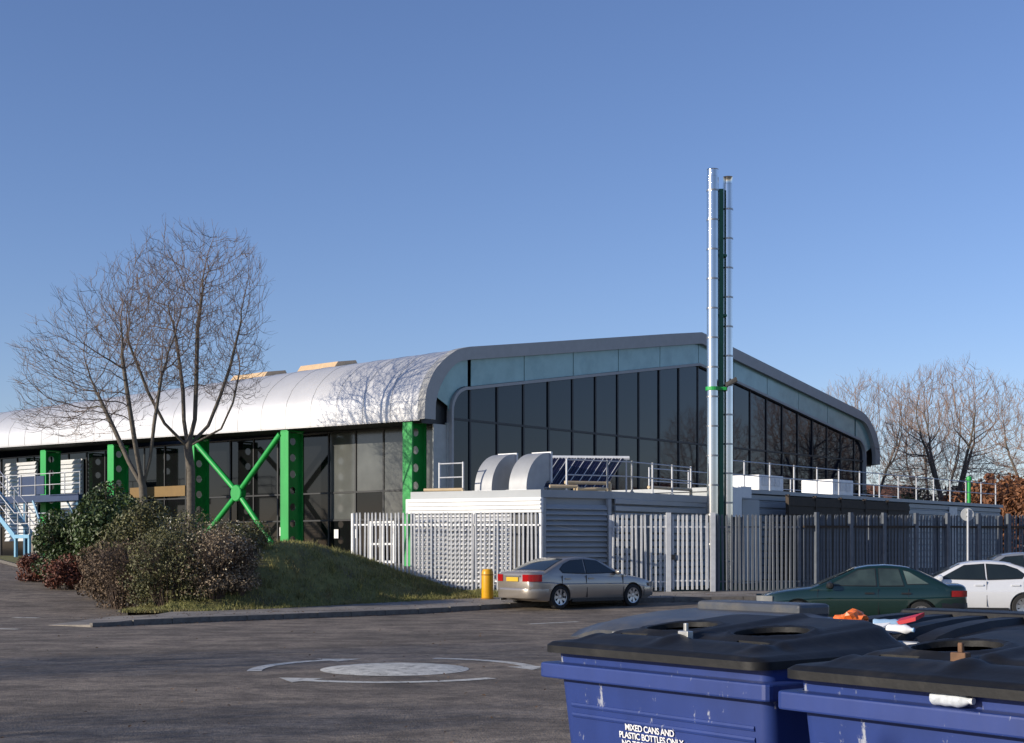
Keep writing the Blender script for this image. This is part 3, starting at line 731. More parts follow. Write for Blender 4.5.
# ================================================================== palisade fences
def pale_mesh(h, w=.036):
    b = MB(); pl = [(-w, .0, h-.07), (-w*.62, -.020, h-.015), (-w*.3, -.018, h-.05), (0, -.006, h), (w*.3, -.018, h-.05), (w*.62, -.020, h-.015), (w, 0, h-.07)]
    n = len(pl); v = [(x, y, 0) for x, y, z in pl]+pl+[(x, y+.004, 0) for x, y, z in pl]+[(x, y+.004, z) for x, y, z in pl]; f = []
    for i in range(n-1): f += [(i, i+1, n+i+1, n+i), (2*n+i+1, 2*n+i, 3*n+i, 3*n+i+1), (n+i, n+i+1, 3*n+i+1, 3*n+i)]
    f += [(0, n, 3*n, 2*n), (n-1, 3*n-1, 2*n-1, n-1)]
    b.add(v, f); return b.mesh('pale')
PALES = {}
def palisade(name, p0, p1, z0, z1, h, pitch, mt, label, cat='fence', postgap=2.75, w=.036, postmt=None, skip_posts=False, sink=0, group=None):
    p0 = Vector(p0); p1 = Vector(p1); d = p1-p0; L_ = d.length; rz = atan2(d.y, d.x)
    o = tag(empty(name, (p0.x, p0.y, z0), rz), label, cat, group)
    key = (h, mt, w)
    if key not in PALES: PALES[key] = pale_mesh(h, w); PALES[key].materials.append(M[mt])
    random.seed(int(p0.x*100)+7); n = int(L_/pitch); sl_ = (z1-z0)/L_
    for i in range(n):
        s_ = (i+.5)*pitch; piece('pale', PALES[key], o, (s_+random.uniform(-.004, .004), 0, s_*sl_+.06-sink+random.uniform(-.012, .012)), (random.uniform(-.008, .008), random.gauss(0, .007), random.uniform(-.12, .12)))
    for k in (.32, h-.38):
        MB().prism([(0, .008, k), (0, .058, k), (0, .058, k+.05), (0, .008, k+.05)], (L_, 0, L_*sl_)).build('rail', postmt or mt, o)
    if not skip_posts:
        m_ = max(1, round(L_/postgap))
        for i in range(m_+1):
            s_ = L_*i/m_; MB().box(s_-.05, s_+.05, .06, .16, -.15, h+.02).build('post', postmt or mt, o, dz=s_*sl_)
    return o
palisade('palisade_fence', (-5.3, 46.15), (.82, 42.75), .42, .36, 2.45, .152, 'galv', 'bright galvanised palisade fence in front of the white louvres')
palisade('palisade_fence', (3.15, 44.75), (4.92, 44.75), .33, .33, 2.45, .152, 'galv', 'short palisade run between plant room corner and the gate')
gt = palisade('palisade_gate', (5.08, 44.75), (6.32, 44.75), .36, .36, 2.42, .152, 'galv', 'narrow palisade gate between two thick square posts', 'gate', skip_posts=True)
MB().box(.02, .07, .0, .05, .1, 2.2).box(1.17, 1.22, 0, .05, .1, 2.2).build('gate_stile', 'galv', gt)
MB().box(-.02, .14, -.06, .02, 1.02, 1.18).build('lock_box', 'black_trim', gt)
for x_, l_ in ((5.0, 'thick square steel gatepost on the latch side of the palisade gate'), (6.42, 'thick square steel gatepost below the steel flues')):
    o = MB().box(-.08, .08, -.08, .08, -.1, 2.58).build('gatepost', 'galv', None, bevel=.008); o.location = (x_, 44.75, .3); tag(o, l_, 'post', 'gateposts')
palisade('palisade_fence', (6.55, 44.8), (9.3, 45.2), .33, .33, 2.45, .14, 'galv_shaded', 'palisade fence in shade-darkened grey right of the gate below the flues')
palisade('boundary_fence', (9.4, 45.3), (30, 55.1), .33, .5, 2.46, .135, 'galv_shaded', 'long close-pale fence in shade-darkened grey behind the parked cars', postgap=2.76, w=.044)
bf = bpy.data.objects[C.objects[-1].parent.name]
# front-mounted posts of the long fence
for i in range(14):
    s_ = .5+i*1.38; MB().box(s_-.06, s_+.06, -.15, -.03, -.2, 2.58).build('front_post', 'galv_shaded', bf, dz=s_*.005)
MB().prism([(0, -.1, 2.08), (0, -.03, 2.08), (0, -.03, 2.15), (0, -.1, 2.15)], (18.5, 0, .09)).build('front_rail', 'brown_screen', bf)

# ================================================================== low annex beside the gable
DW = Vector((WX, WY)); 
AX0 = PE+DW*.4
an = tag(empty('flat_roofed_annex', (AX0.x, AX0.y, .35), BROT), 'long low flat-roofed annex with ribbed grey cladding along the gable', 'building')
AL = 27.0; AZ = 3.42
MB().box(0, AL, 0.1, 9.5, -.2, AZ-.02).build('walls', 'cladding', an)
MB().box(-.1, AL+.1, -.05, 9.6, AZ-.0, AZ+.14).build('roof_edge', 'cladding', an)
z = .2
while z < AZ-.2:
    MB().prism([(0, .1, z), (0, .04, z+.03), (0, .04, z+.2), (0, .1, z+.23)], (AL, 0, 0)).build('cladding_plank', 'cladding', an); z += .27
MB().box(20.6, 21.5, .0, .04, .2, AZ-.1).build('flashing_panel', 'galv', an)
MB().box(1.2, 2.4, -.5, .1, .0, 3.15).build('service_cupboard', 'cladding', an)
MB().box(.1, .75, -.75, -.1, 2.5, 3.55).box(.75, 1.5, -.7, -.35, 3.2, 3.6).build('vent_box', 'white_paint', an)
MB().box(-.35, -.2, -.7, -.5, 1.6, 3.3).build('downpipe', 'white_paint', an)
bsx = tag(empty('brown_screen', (AX0.x+WX*4.0+WY*.8, AX0.y+WY*4.0-WX*.8, .35), BROT), 'dark brown slatted plant screen behind the long fence', 'screen')
for i in range(5):
    g = MB().box(i*2.1+.03, i*2.1+2.07, 0, .06, .2, 3.32).build('panel', 'brown_screen', bsx)
    MB().box(i*2.1-.04, i*2.1+.04, -.04, .1, -.1, 3.4).build('post', 'brown_screen', bsx)
    for k in range(9): MB().box(.03+i*2.1, i*2.1+2.07, -.03, 0, .35+k*.33, .55+k*.33).build('slat', 'brown_screen', g)
def ahu(l, m_, sx, sy, h, label):
    p = AX0+DW*l+Vector((-WY, WX))*m_
    o = tag(empty('air_handling_unit', (p.x, p.y, .35+AZ+.14), BROT), label, 'air unit', 'white air units on the annex roof')
    MB().box(-sx/2, sx/2, -sy/2, sy/2, .12, h).build('casing', 'white_paint', o, bevel=.02)
    MB().box(-sx/2+.1, -sx/2+.25, -sy/2, sy/2, 0, .12).box(sx/2-.25, sx/2-.1, -sy/2, sy/2, 0, .12).build('base_rail', 'galv', o)
    for k in range(3): MB().box(-sx/2+.2+k*.5, -sx/2+.6+k*.5, -sy/2-.02, -sy/2, .3, h-.1).build('access_panel', 'galv', o)
ahu(6.5, 2.0, 1.9, 1.3, .72, 'left white box-shaped air unit on the annex roof')
ahu(12.8, 2.2, 1.9, 1.5, .78, 'right white box-shaped air unit on the annex roof')
a0 = AX0+Vector((-WY, WX))*.3
guard('guard_rail', [tuple(a0+DW*.8), tuple(a0+DW*AL)], .35+AZ+.14, 'long galvanised guard rail along the annex roof edge', 1.9, 1.05)
a1 = AX0+Vector((-WY, WX))*5.5
guard('guard_rail', [tuple(a1+DW*4), tuple(a1+DW*AL)], .35+AZ+.14, 'second guard rail further back across the annex roof', 3.0, 1.05)

# ================================================================== trees
def colonize(seed, start, attract, seg=.42, infl=5.0, kill=.75, iters=130, upb=.12, jit=.12):
    """space colonisation; start = list of (point, parent index)"""
    rnd = random.Random(seed); P = [Vector(p) for p, _ in start]; par = [k for _, k in start]
    att = [Vector(a) for a in attract]; nch = {}; kids = {}
    for it in range(iters):
        if not att: break
        kd = kdtree.KDTree(len(P))
        for i, p in enumerate(P): kd.insert(p, i)
        kd.balance(); pull = {}; keep = []
        for a in att:
            q, i, d = kd.find(a)
            if d < kill: continue
            keep.append(a)
            if d < infl: pull.setdefault(i, Vector((0, 0, 0))); pull[i] += (a-P[i]).normalized()
        att = keep
        if not pull: break
        for i, v in pull.items():
            if v.length < 1e-4: continue
            d = v.normalized()
            if par[i] >= 0: d = (d+.55*(P[i]-P[par[i]]).normalized()).normalized()
            d = (d+Vector((rnd.gauss(0, jit), rnd.gauss(0, jit), rnd.gauss(0, jit)+upb))).normalized()
            q = P[i]+d*seg*rnd.uniform(.85, 1.15)
            if nch.get(i, 0) >= 3 or any((P[c]-q).length < seg*.6 for c in kids.get(i, ())): continue
            nch[i] = nch.get(i, 0)+1; kids.setdefault(i, []).append(len(P)); P.append(q); par.append(i)
    return P, par
def tree_meshes(P, par, rtrunk, rtip=.012, seed=1, ntw=2, twl=(.35, .8), twr=.007, expo=2.4, updir=.5):
    rnd = random.Random(seed); n = len(P); ch_ = [[] for _ in range(n)]
    for i, k in enumerate(par):
        if k >= 0: ch_[k].append(i)
    r = [0.]*n
    for i in range(n-1, -1, -1):
        r[i] = rtip if not ch_[i] else sum(r[c]**expo for c in ch_[i])**(1/expo)
    r0_ = r[0]; r = [max(rtip*.8, rtrunk*(x/r0_)**1.2) for x in r]
    for i in range(min(3, n)): r[i] *= 1.25-.08*i
    tb = MB(); fine = MB(); done = set()
    for i in range(n):
        # start chains at roots and at side children
        if par[i] >= 0 and max(ch_[par[i]], key=lambda c: r[c]) == i: continue
        chain = [i] if par[i] < 0 else [par[i], i]
        while ch_[chain[-1]]: chain.append(max(ch_[chain[-1]], key=lambda c: r[c]))
        rs = [r[c] for c in chain]
        if par[i] >= 0: rs[0] = rs[1]
        if len(chain) < 2: continue
        big = [k for k in range(len(chain)) if rs[k] > .035]
        cut = (big[-1]+2) if big else 0
        A = chain[:cut]; B_ = chain[max(0, cut-1):]
        if len(A) >= 2: tb.tube([P[c] for c in A], rs[:cut], 8 if rs[0] > .09 else 6, cap=False)
        if len(B_) >= 2: fine.tube([P[c] for c in B_], rs[max(0, cut-1):], 4, cap=False)
    for i in range(n):
        if r[i] > .05 or par[i] < 0: continue
        base_d = (P[i]-P[par[i]]).normalized()
        for k in range(ntw if not ch_[i] else rnd.choice((0, 0, 1, 1))):
            rad = (P[i]-Vector((0, 0, 3.0))).normalized(); d = (base_d+rad*.8+Vector((rnd.gauss(0, .45), rnd.gauss(0, .45), rnd.gauss(0, .35)+updir*.4))).normalized(); l = rnd.uniform(*twl)
            p1 = P[i]+d*l*.5; d2 = (d+Vector((rnd.gauss(0, .3), rnd.gauss(0, .3), rnd.gauss(0, .2)+updir*.4))).normalized(); p2 = p1+d2*l*.5
            fine.tube([P[i], p1, p2], [twr, twr*.8, twr*.45], 3, cap=False)
            for q in range(rnd.choice((0, 0, 1, 1))):
                d3 = (d2+Vector((rnd.gauss(0, .6), rnd.gauss(0, .6), rnd.gauss(0, .5)))).normalized(); o_ = P[i].lerp(p2, rnd.uniform(.4, .9))
                fine.tube([o_, o_+d3*l*rnd.uniform(.25, .5)], [twr*.7, twr*.4], 3, cap=False)
    return tb, fine
def inpoly(x, y, pl):
    c = False; n = len(pl)
    for i in range(n):
        (x0, y0), (x1, y1) = pl[i], pl[(i+1) % n]
        if (y0 > y) != (y1 > y) and x < (x1-x0)*(y-y0)/(y1-y0)+x0: c = not c
    return c
def cloud(outline, n, depth, seed, hollow=.0):
    rnd = random.Random(seed); out = []
    x0 = min(p[0] for p in outline); x1 = max(p[0] for p in outline); z0 = min(p[1] for p in outline); z1 = max(p[1] for p in outline)
    cx = (x0+x1)/2; hw_ = (x1-x0)/2
    while len(out) < n:
        x, z = rnd.uniform(x0, x1), rnd.uniform(z0, z1)
        if not inpoly(x, z, outline): continue
        dd = depth*sqrt(max(.08, 1-((x-cx)/hw_)**2)); out.append((x, rnd.uniform(-dd, dd), z))
    return out
def make_tree(base, start, outline, n, depth, seed, rtrunk, label, group=None, fine_mat='twig', seg=.42, kill=.7, **kw):
    P, par = colonize(seed, start, cloud(outline, n, depth, seed), seg=seg, kill=kill)
    tb, fine = tree_meshes(P, par, rtrunk, seed=seed, **kw)
    o = tag(empty('bare_tree', base), label, 'tree', group)
    tb.build('trunk', 'bark', o, smooth=True, fix=False, ang=180); c_ = fine.build('crown', fine_mat, o, fix=False); stuff(c_)
    return o
def chainpts(pts, seg=.45):
    """polyline(s) -> start list; pts: list of polylines, each (parent_ref or -1, [points])"""
    st = []; ends = {}
    for name, ref, pl in pts:
        if ref is None: st.append((Vector(pl[0]), -1)); cur = 0
        else: cur = ends[ref]
        rest = pl[1:] if ref is None else pl
        for q in rest:
            a = st[cur][0]; q = Vector(q); m_ = max(1, int((q-a).length/seg))
            for i in range(1, m_+1): st.append((a.lerp(q, i/m_), cur)); cur = len(st)-1
        ends[name] = cur
    return st
# left tree: low fork, crown sweeping to the left
zA = ground_z(-16.0, 61)
def pxA(x, y): return ((x-145)*61/FPX, EYE+(548-y)*61/FPX-zA)
outA = [pxA(*p) for p in ((22, 352), (26, 400), (28, 430), (70, 440), (120, 425), (150, 400), (185, 380), (215, 320), (205, 280), (175, 265), (135, 275), (105, 295), (75, 318), (50, 342))]
def P3(p, y): return (p[0], y, p[1])
stA = chainpts([('t', None, [(0, 0, -.2), (.05, 0, .8), P3(pxA(143, 487), 0)]),
                ('l', 't', [P3(pxA(128, 462), .2), P3(pxA(112, 430), .5), P3(pxA(95, 395), .6)]),
                ('r', 't', [P3(pxA(152, 460), -.3), P3(pxA(158, 425), -.6), P3(pxA(166, 380), -.8)]),
                ('m', 't', [P3(pxA(140, 450), -.6), P3(pxA(136, 410), -1.0), P3(pxA(130, 360), -1.2)])])
tA = make_tree((-16.0, 61, zA), stA, outA, 6800, 3.6, 21, .175, 'bare tree forking low, crown leaning left in front of the silver roof', 'bare trees before the hall', seg=.34, kill=.42, rtip=.010, ntw=3, twl=(.3, .8), expo=2.2)
# right tree: several stems, taller
zB = ground_z(-14.45, 63)
def pxB(x, y): return ((x-192)*63/FPX, EYE+(548-y)*63/FPX-zB)
outB = [pxB(*p) for p in ((104, 315), (112, 350), (150, 385), (190, 395), (225, 405), (255, 395), (266, 352), (260, 318), (264, 280), (254, 252), (225, 240), (192, 243), (160, 258), (130, 282))]
stB = chainpts([('t', None, [(0, 0, -.2), (0, 0, 1), P3(pxB(192, 470), 0), P3(pxB(189, 447), 0)]),
                ('a', 't', [P3(pxB(184, 420), .2), P3(pxB(182, 390), .4), P3(pxB(176, 350), .6), P3(pxB(170, 320), .8)]),
                ('b', 't', [P3(pxB(197, 420), -.2), P3(pxB(199, 380), -.3), P3(pxB(200, 330), -.3), P3(pxB(206, 290), -.4)]),
                ('c', 't', [P3(pxB(208, 425), .3), P3(pxB(219, 395), .5), P3(pxB(228, 365), .7), P3(pxB(238, 320), .9)]),
                ('d', 't', [P3(pxB(225, 430), -.6), P3(pxB(238, 405), -.9), P3(pxB(246, 375), -1.2)]),
                ('e', 't', [P3(pxB(170, 425), -.8), P3(pxB(156, 395), -1.2), P3(pxB(140, 350), -1.5)])])
tB = make_tree((-14.45, 63, zB), stB, outB, 8800, 3.8, 34, .195, 'taller many-stemmed bare tree in front of the X-braced green columns', 'bare trees before the hall', seg=.34, kill=.42, rtip=.010, ntw=3, twl=(.3, .8), expo=2.2)
# distant trees at the right: two grown, the others turned copies
outC = [(-4.6, 4.2), (-5.2, 8), (-4.4, 11.5), (-2.4, 13.6), (0, 14.3), (2.4, 13.8), (4.3, 11.8), (5.1, 8), (4.4, 4.4), (1.8, 3.4), (-1.8, 3.4)]
def fan(k, h0=2.2):
    l = [('t', None, [(0, 0, -.3), (0, 0, h0)])]
    for i in range(k):
        a = 2*pi*i/k+.4; l.append(('s%d' % i, 't', [(1.0*cos(a), 1.0*sin(a), h0+2.2), (2.0*cos(a), 2.0*sin(a), h0+5)]))
    return chainpts(l, .5)
kwf = dict(ntw=3, twl=(.45, 1.1), twr=.010, rtip=.014, updir=.9)
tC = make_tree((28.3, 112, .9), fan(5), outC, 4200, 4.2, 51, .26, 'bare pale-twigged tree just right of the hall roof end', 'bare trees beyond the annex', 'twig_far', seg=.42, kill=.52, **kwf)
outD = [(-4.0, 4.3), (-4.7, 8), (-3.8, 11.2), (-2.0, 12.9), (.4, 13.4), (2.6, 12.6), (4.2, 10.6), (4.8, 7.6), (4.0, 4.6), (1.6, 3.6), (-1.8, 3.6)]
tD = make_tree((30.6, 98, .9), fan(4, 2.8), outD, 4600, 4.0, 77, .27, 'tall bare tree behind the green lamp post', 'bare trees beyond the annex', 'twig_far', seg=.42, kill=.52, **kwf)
def tree_copy(src, loc, rz, sc_, label, group):
    c_ = copy_tree(src); c_.location = loc; c_.rotation_euler = (0, 0, rz); c_.scale = (sc_, sc_, sc_); c_['label'] = label; c_['group'] = group; return c_
G2 = 'bare trees beyond the annex'
tree_copy(tD, (34.2, 91, .9), 2.1, .84, 'bare tree cut by the right edge of the picture', G2)
tree_copy(tC, (35.5, 118, .9), 1.2, .95, 'smaller bare tree standing between the two taller ones at right', G2)
G3 = 'bare trees past the right of the view'
for i, (x, y, rz, sc_, src) in enumerate(((47, 104, .5, 1.05, tC), (58, 114, 2.6, 1.1, tD), (72, 122, 4.0, 1.0, tC), (52, 89, 1.1, .55, tD))):
    tree_copy(src, (x, y, .9), rz, sc_, 'bare tree beyond the right edge of the view, %s' % ('nearest the rust bushes', 'behind the nearest', 'farthest back', 'smallest of them')[i], G3)
G4 = 'bare trees along the near left side of the road'
for i, (x, y, rz, sc_, src) in enumerate(((-22, 13.4, .4, .5, tC), (-56, 30, 1.0, .9, tD), (-20, 5.6, 2.2, .45, tD))):
    tree_copy(src, (x, y, 0), rz, sc_, 'bare roadside tree left of the view, %s' % ('small and nearest the road junction', 'larger and across the side road', 'smallest, nearest the viewpoint')[i], G4)

# ================================================================== shrubs
def leafblob(b, rnd, c, rad, n, size, lumps=12, shell=.55, up=.2):
    c = Vector(c); L_ = []
    for i in range(lumps):
        v = Vector((rnd.gauss(0, 1), rnd.gauss(0, 1), rnd.gauss(0, 1)*.9+.25)).normalized(); L_.append((Vector((v.x*rad[0], v.y*rad[1], max(-.8, v.z)*rad[2]))*.62, rnd.uniform(.34, .55)))
    for i in range(n):
        o_, k = rnd.choice(L_); v = Vector((rnd.gauss(0, 1), rnd.gauss(0, 1), rnd.gauss(0, 1))).normalized(); q = k*(1-(1-shell)*rnd.random()**2)
        p = c+o_+Vector((v.x*rad[0]*q, v.y*rad[1]*q, v.z*rad[2]*q))
        nr = (v*.7+Vector((rnd.gauss(0, .6), rnd.gauss(0, .6), rnd.gauss(0, .6)+up))).normalized()
        a = nr.orthogonal().normalized(); a.rotate(Matrix.Rotation(rnd.uniform(0, 6.28), 3, nr)); e = nr.cross(a); s_ = size*rnd.uniform(.6, 1.3)
        b.add([p-a*s_, p+e*s_*.5+nr*s_*.12, p+a*s_, p-e*s_*.5+nr*s_*.12], [(0, 1, 2, 3)])
def shrub(px, pyb, pyt, D, wpx, name, label, mt, n=2600, size=.045, group='shrubs in the planting bed', flowers=0, stems=26, dr=.9, twiggy=False):
    x = (px-512)*D/FPX; zb = ground_z(x, D); zt = EYE+(548-pyt)*D/FPX; h = zt-zb; w = wpx*D/FPX/2
    n = int(n*1.9); size *= 1.15; rnd = random.Random(int(px*7+pyt)); o = tag(empty(name, (x, D, zb)), label, 'shrub', group)
    s_ = MB()
    for i in range(stems):
        a = rnd.uniform(0, 6.28); q = sqrt(rnd.random()); tip = Vector((cos(a)*w*.85*q, sin(a)*w*dr*.85*q, h*rnd.uniform(.65, 1.0)*(1-.25*q*q)))
        r0 = Vector((cos(a)*.2*w, sin(a)*.2*w, -.1)); mid = r0.lerp(tip, .5)+Vector((0, 0, h*.1))
        s_.tube([r0, mid, tip], [.014, .009, .004], 4, cap=False)
        if twiggy:
            for k in range(7):
                t = rnd.uniform(.35, 1); p = mid.lerp(tip, t); d = Vector((rnd.gauss(0, .5), rnd.gauss(0, .5), rnd.uniform(.2, 1))).normalized()*rnd.uniform(.15, .4)
                s_.tube([p, p+d], [.006, .003], 3, cap=False)
    stuff(s_.build('stems', 'stem', o, fix=False))
    b = MB(); leafblob(b, rnd, (0, 0, h*.5), (w, w*dr, h*.52), n, size, lumps=16); leafblob(b, rnd, (0, 0, h*.2), (w*.95, w*dr*.95, h*.26), n//3, size, lumps=10); stuff(b.build('foliage', mt, o, fix=False))
    if flowers:
        b = MB(); leafblob(b, rnd, (0, 0, h*.62), (w, w*dr, h*.46), int(flowers*1.6), .028, lumps=10, shell=.9); stuff(b.build('flower_heads', 'cream_flower', o, fix=False))
    return o
shrub(112, 560, 482, 47.5, 84, 'evergreen_shrub', 'tallest glossy evergreen shrub below the left bare tree', 'evergreen', 6500, .06)
shrub(66, 575, 512, 49.0, 66, 'evergreen_shrub', 'rounded dark evergreen shrub beside the blue staircase', 'evergreen', 5200, .055)
shrub(142, 570, 500, 43.5, 86, 'olive_shrub', 'dull olive shrub in front of the tallest evergreen', 'olive_leaf', 4600, .05)
shrub(38, 580, 553, 50.5, 44, 'red_shrub', 'low red-leaved shrub at the left end of the bed', 'red_leaf', 2000, .045, dr=.7)
shrub(64, 586, 556, 46.8, 48, 'red_shrub', 'low red and green shrub in front of the rounded evergreen', 'red_leaf', 1700, .045, dr=.7)
shrub(100, 592, 545, 43.0, 56, 'red_shrub', 'russet shrub at the kerb below the tallest evergreen', 'brown_leaf', 2200, .04)
shrub(122, 604, 538, 39.0, 80, 'brown_shrub', 'brown twiggy shrub nearest the side road kerb', 'brown_leaf', 2600, .034, twiggy=True, stems=60)
shrub(168, 608, 532, 37.1, 92, 'olive_shrub', 'mixed olive-brown shrub in the middle of the bed front', 'olive_leaf', 3200, .036, twiggy=True, stems=60)
shrub(213, 608, 530, 37.2, 92, 'brown_shrub', 'tan flowering shrub with pale seed heads at the bed front', 'tan_leaf', 3000, .032, flowers=420, twiggy=True, stems=80)
shrub(238, 604, 540, 37.5, 52, 'brown_shrub', 'pinkish tan twiggy shrub at the right end of the bed', 'tan_leaf', 1500, .03, twiggy=True, stems=70)
shrub(222, 580, 524, 39.3, 76, 'brown_shrub', 'second flowering olive shrub on the slope of the bank', 'olive_leaf', 3000, .034, flowers=260, twiggy=True, stems=60)
shrub(195, 560, 512, 42.0, 100, 'olive_shrub', 'loose olive shrub behind the flowering one', 'olive_leaf', 3400, .04, twiggy=True, stems=50, flowers=180)
shrub(250, 550, 518, 43.0, 62, 'olive_shrub', 'thin olive shrub at the foot of the green X-brace', 'olive_leaf', 2000, .04, twiggy=True, stems=40)

st_ = tag(empty('added_shade_tree', (-8.2, -.3, 0)), 'small unseen evergreen tree added left of the viewpoint to dapple a bin', 'tree')  # out of view, added so its leaves throw dappled shade on the right-hand bin
MB().tube([(0, 0, -.1), (.05, 0, 1.4), (0, .05, 3.0)], [.09, .07, .03], 8).build('trunk', 'bark', st_, smooth=True)
b = MB(); leafblob(b, random.Random(9), (0, 0, 3.15), (.95, .85, 1.0), 1500, .07, 16); stuff(b.build('crown', 'evergreen', st_, fix=False))
# autumn hedges and house beyond the annex
def far_bush(x, y, w, dp, h, label, mt, n, size=.16):
    rnd = random.Random(int(x*13+y)); o = tag(empty('autumn_bush', (x, y, .9)), label, 'bush', 'bushes beyond the annex')
    b = MB()
    for i in range(7): a = rnd.uniform(0, 6.28); b.tube([(0, 0, -.2), (cos(a)*w*.2, sin(a)*dp*.2, h*.4), (cos(a)*w*.35, sin(a)*dp*.35, h*.8)], [.09, .06, .02], 5, cap=False)
    b.build('stems', 'bark', o, fix=False); b = MB(); leafblob(b, rnd, (0, 0, h*.5), (w, dp, h*.52), n, size, 18); stuff(b.build('foliage', mt, o, fix=False))
far_bush(28.6, 83, 3.4, 2.2, 5.4, 'rust-coloured leafy bush at the right edge above the fence', 'autumn_leaf', 5200)
far_bush(33.0, 88, 4.0, 2.5, 6.0, 'second rust-coloured bush behind the first at the right edge', 'autumn_leaf', 5200)
far_bush(33.5, 101, 3.4, 2.4, 5.6, 'brown-leaved bush below the lamp post line', 'brown_leaf', 4200)
far_bush(31.0, 80, 3.2, 2.2, 4.6, 'low rust bush nearest the end of the annex', 'autumn_leaf', 4200)
far_bush(26.3, 94, 2.4, 1.8, 4.3, 'olive bush nearest the annex roof rails', 'olive_leaf', 4200)
far_bush(30.0, 91, 2.4, 1.8, 4.6, 'brown-olive bush left of the green lamp post', 'brown_leaf', 4200)
far_bush(24.6, 100, 2.6, 2.0, 5.0, 'brown-green bush between tree trunks right of the hall', 'olive_leaf', 4200)
far_bush(29.5, 104, 3.0, 2.0, 5.2, 'brown bush behind the tall bare tree', 'brown_leaf', 4200)
far_bush(21.8, 112, 2.5, 2.0, 4.4, 'dark olive bush next to the hall roof end', 'olive_leaf', 3600)
def house(x, y, rz, w, d, h, label):
    o = tag(empty('brick_house', (x, y, .9), rz), label, 'house', 'brick houses beyond the trees')
    MB().box(-w/2, w/2, -d/2, d/2, -.2, h).build('wall', 'brick', o)
    r = MB().prism([(-w/2-.3, -d/2-.4, h), (-w/2-.3, 0, h+d*.38), (-w/2-.3, d/2+.4, h)], (w+.6, 0, 0)).build('roof', 'roof_tile', o)
    MB().box(-w*.3, -w*.3+.7, -.3, .4, h+1.2, h+d*.38+1.0).build('chimney', 'brick', r)
    MB().box(-w/2, w/2, -d/2-.06, -d/2, h-.32, h-.05).build('fascia_board', 'white_paint', o)
    for k in range(3):
        for zz in (.9, 3.4):
            f = MB().box(-w/2+.8+k*w*.3, -w/2+2.1+k*w*.3, -d/2-.05, -d/2+.02, zz, zz+1.2).build('window', 'white_paint', o)
            MB().box(-w/2+.9+k*w*.3, -w/2+2.0+k*w*.3, -d/2-.07, -d/2-.055, zz+.1, zz+1.1).build('pane', 'facade_glass', f)
house(38, 150, .25, 10, 8, 4.6, 'brick house with white fascia glimpsed between tree trunks')
house(54, 150, .15, 11, 8, 4.8, 'second brick house behind the rust-coloured bushes')
lp = tag(empty('lamp_post', (24.0, 73.5, .9)), 'bright green lamp post standing behind the annex roof', 'lamp post')
MB().tube([(0, 0, -.2), (0, 0, 4.4)], [.11, .09], 10).build('column', 'green_paint', lp, smooth=True)
MB().lathe([(.0, 4.4), (.14, 4.4), (.16, 4.46), (.12, 4.6), (0, 4.62)], 10).build('lamp_head', 'green_paint', lp, smooth=True)

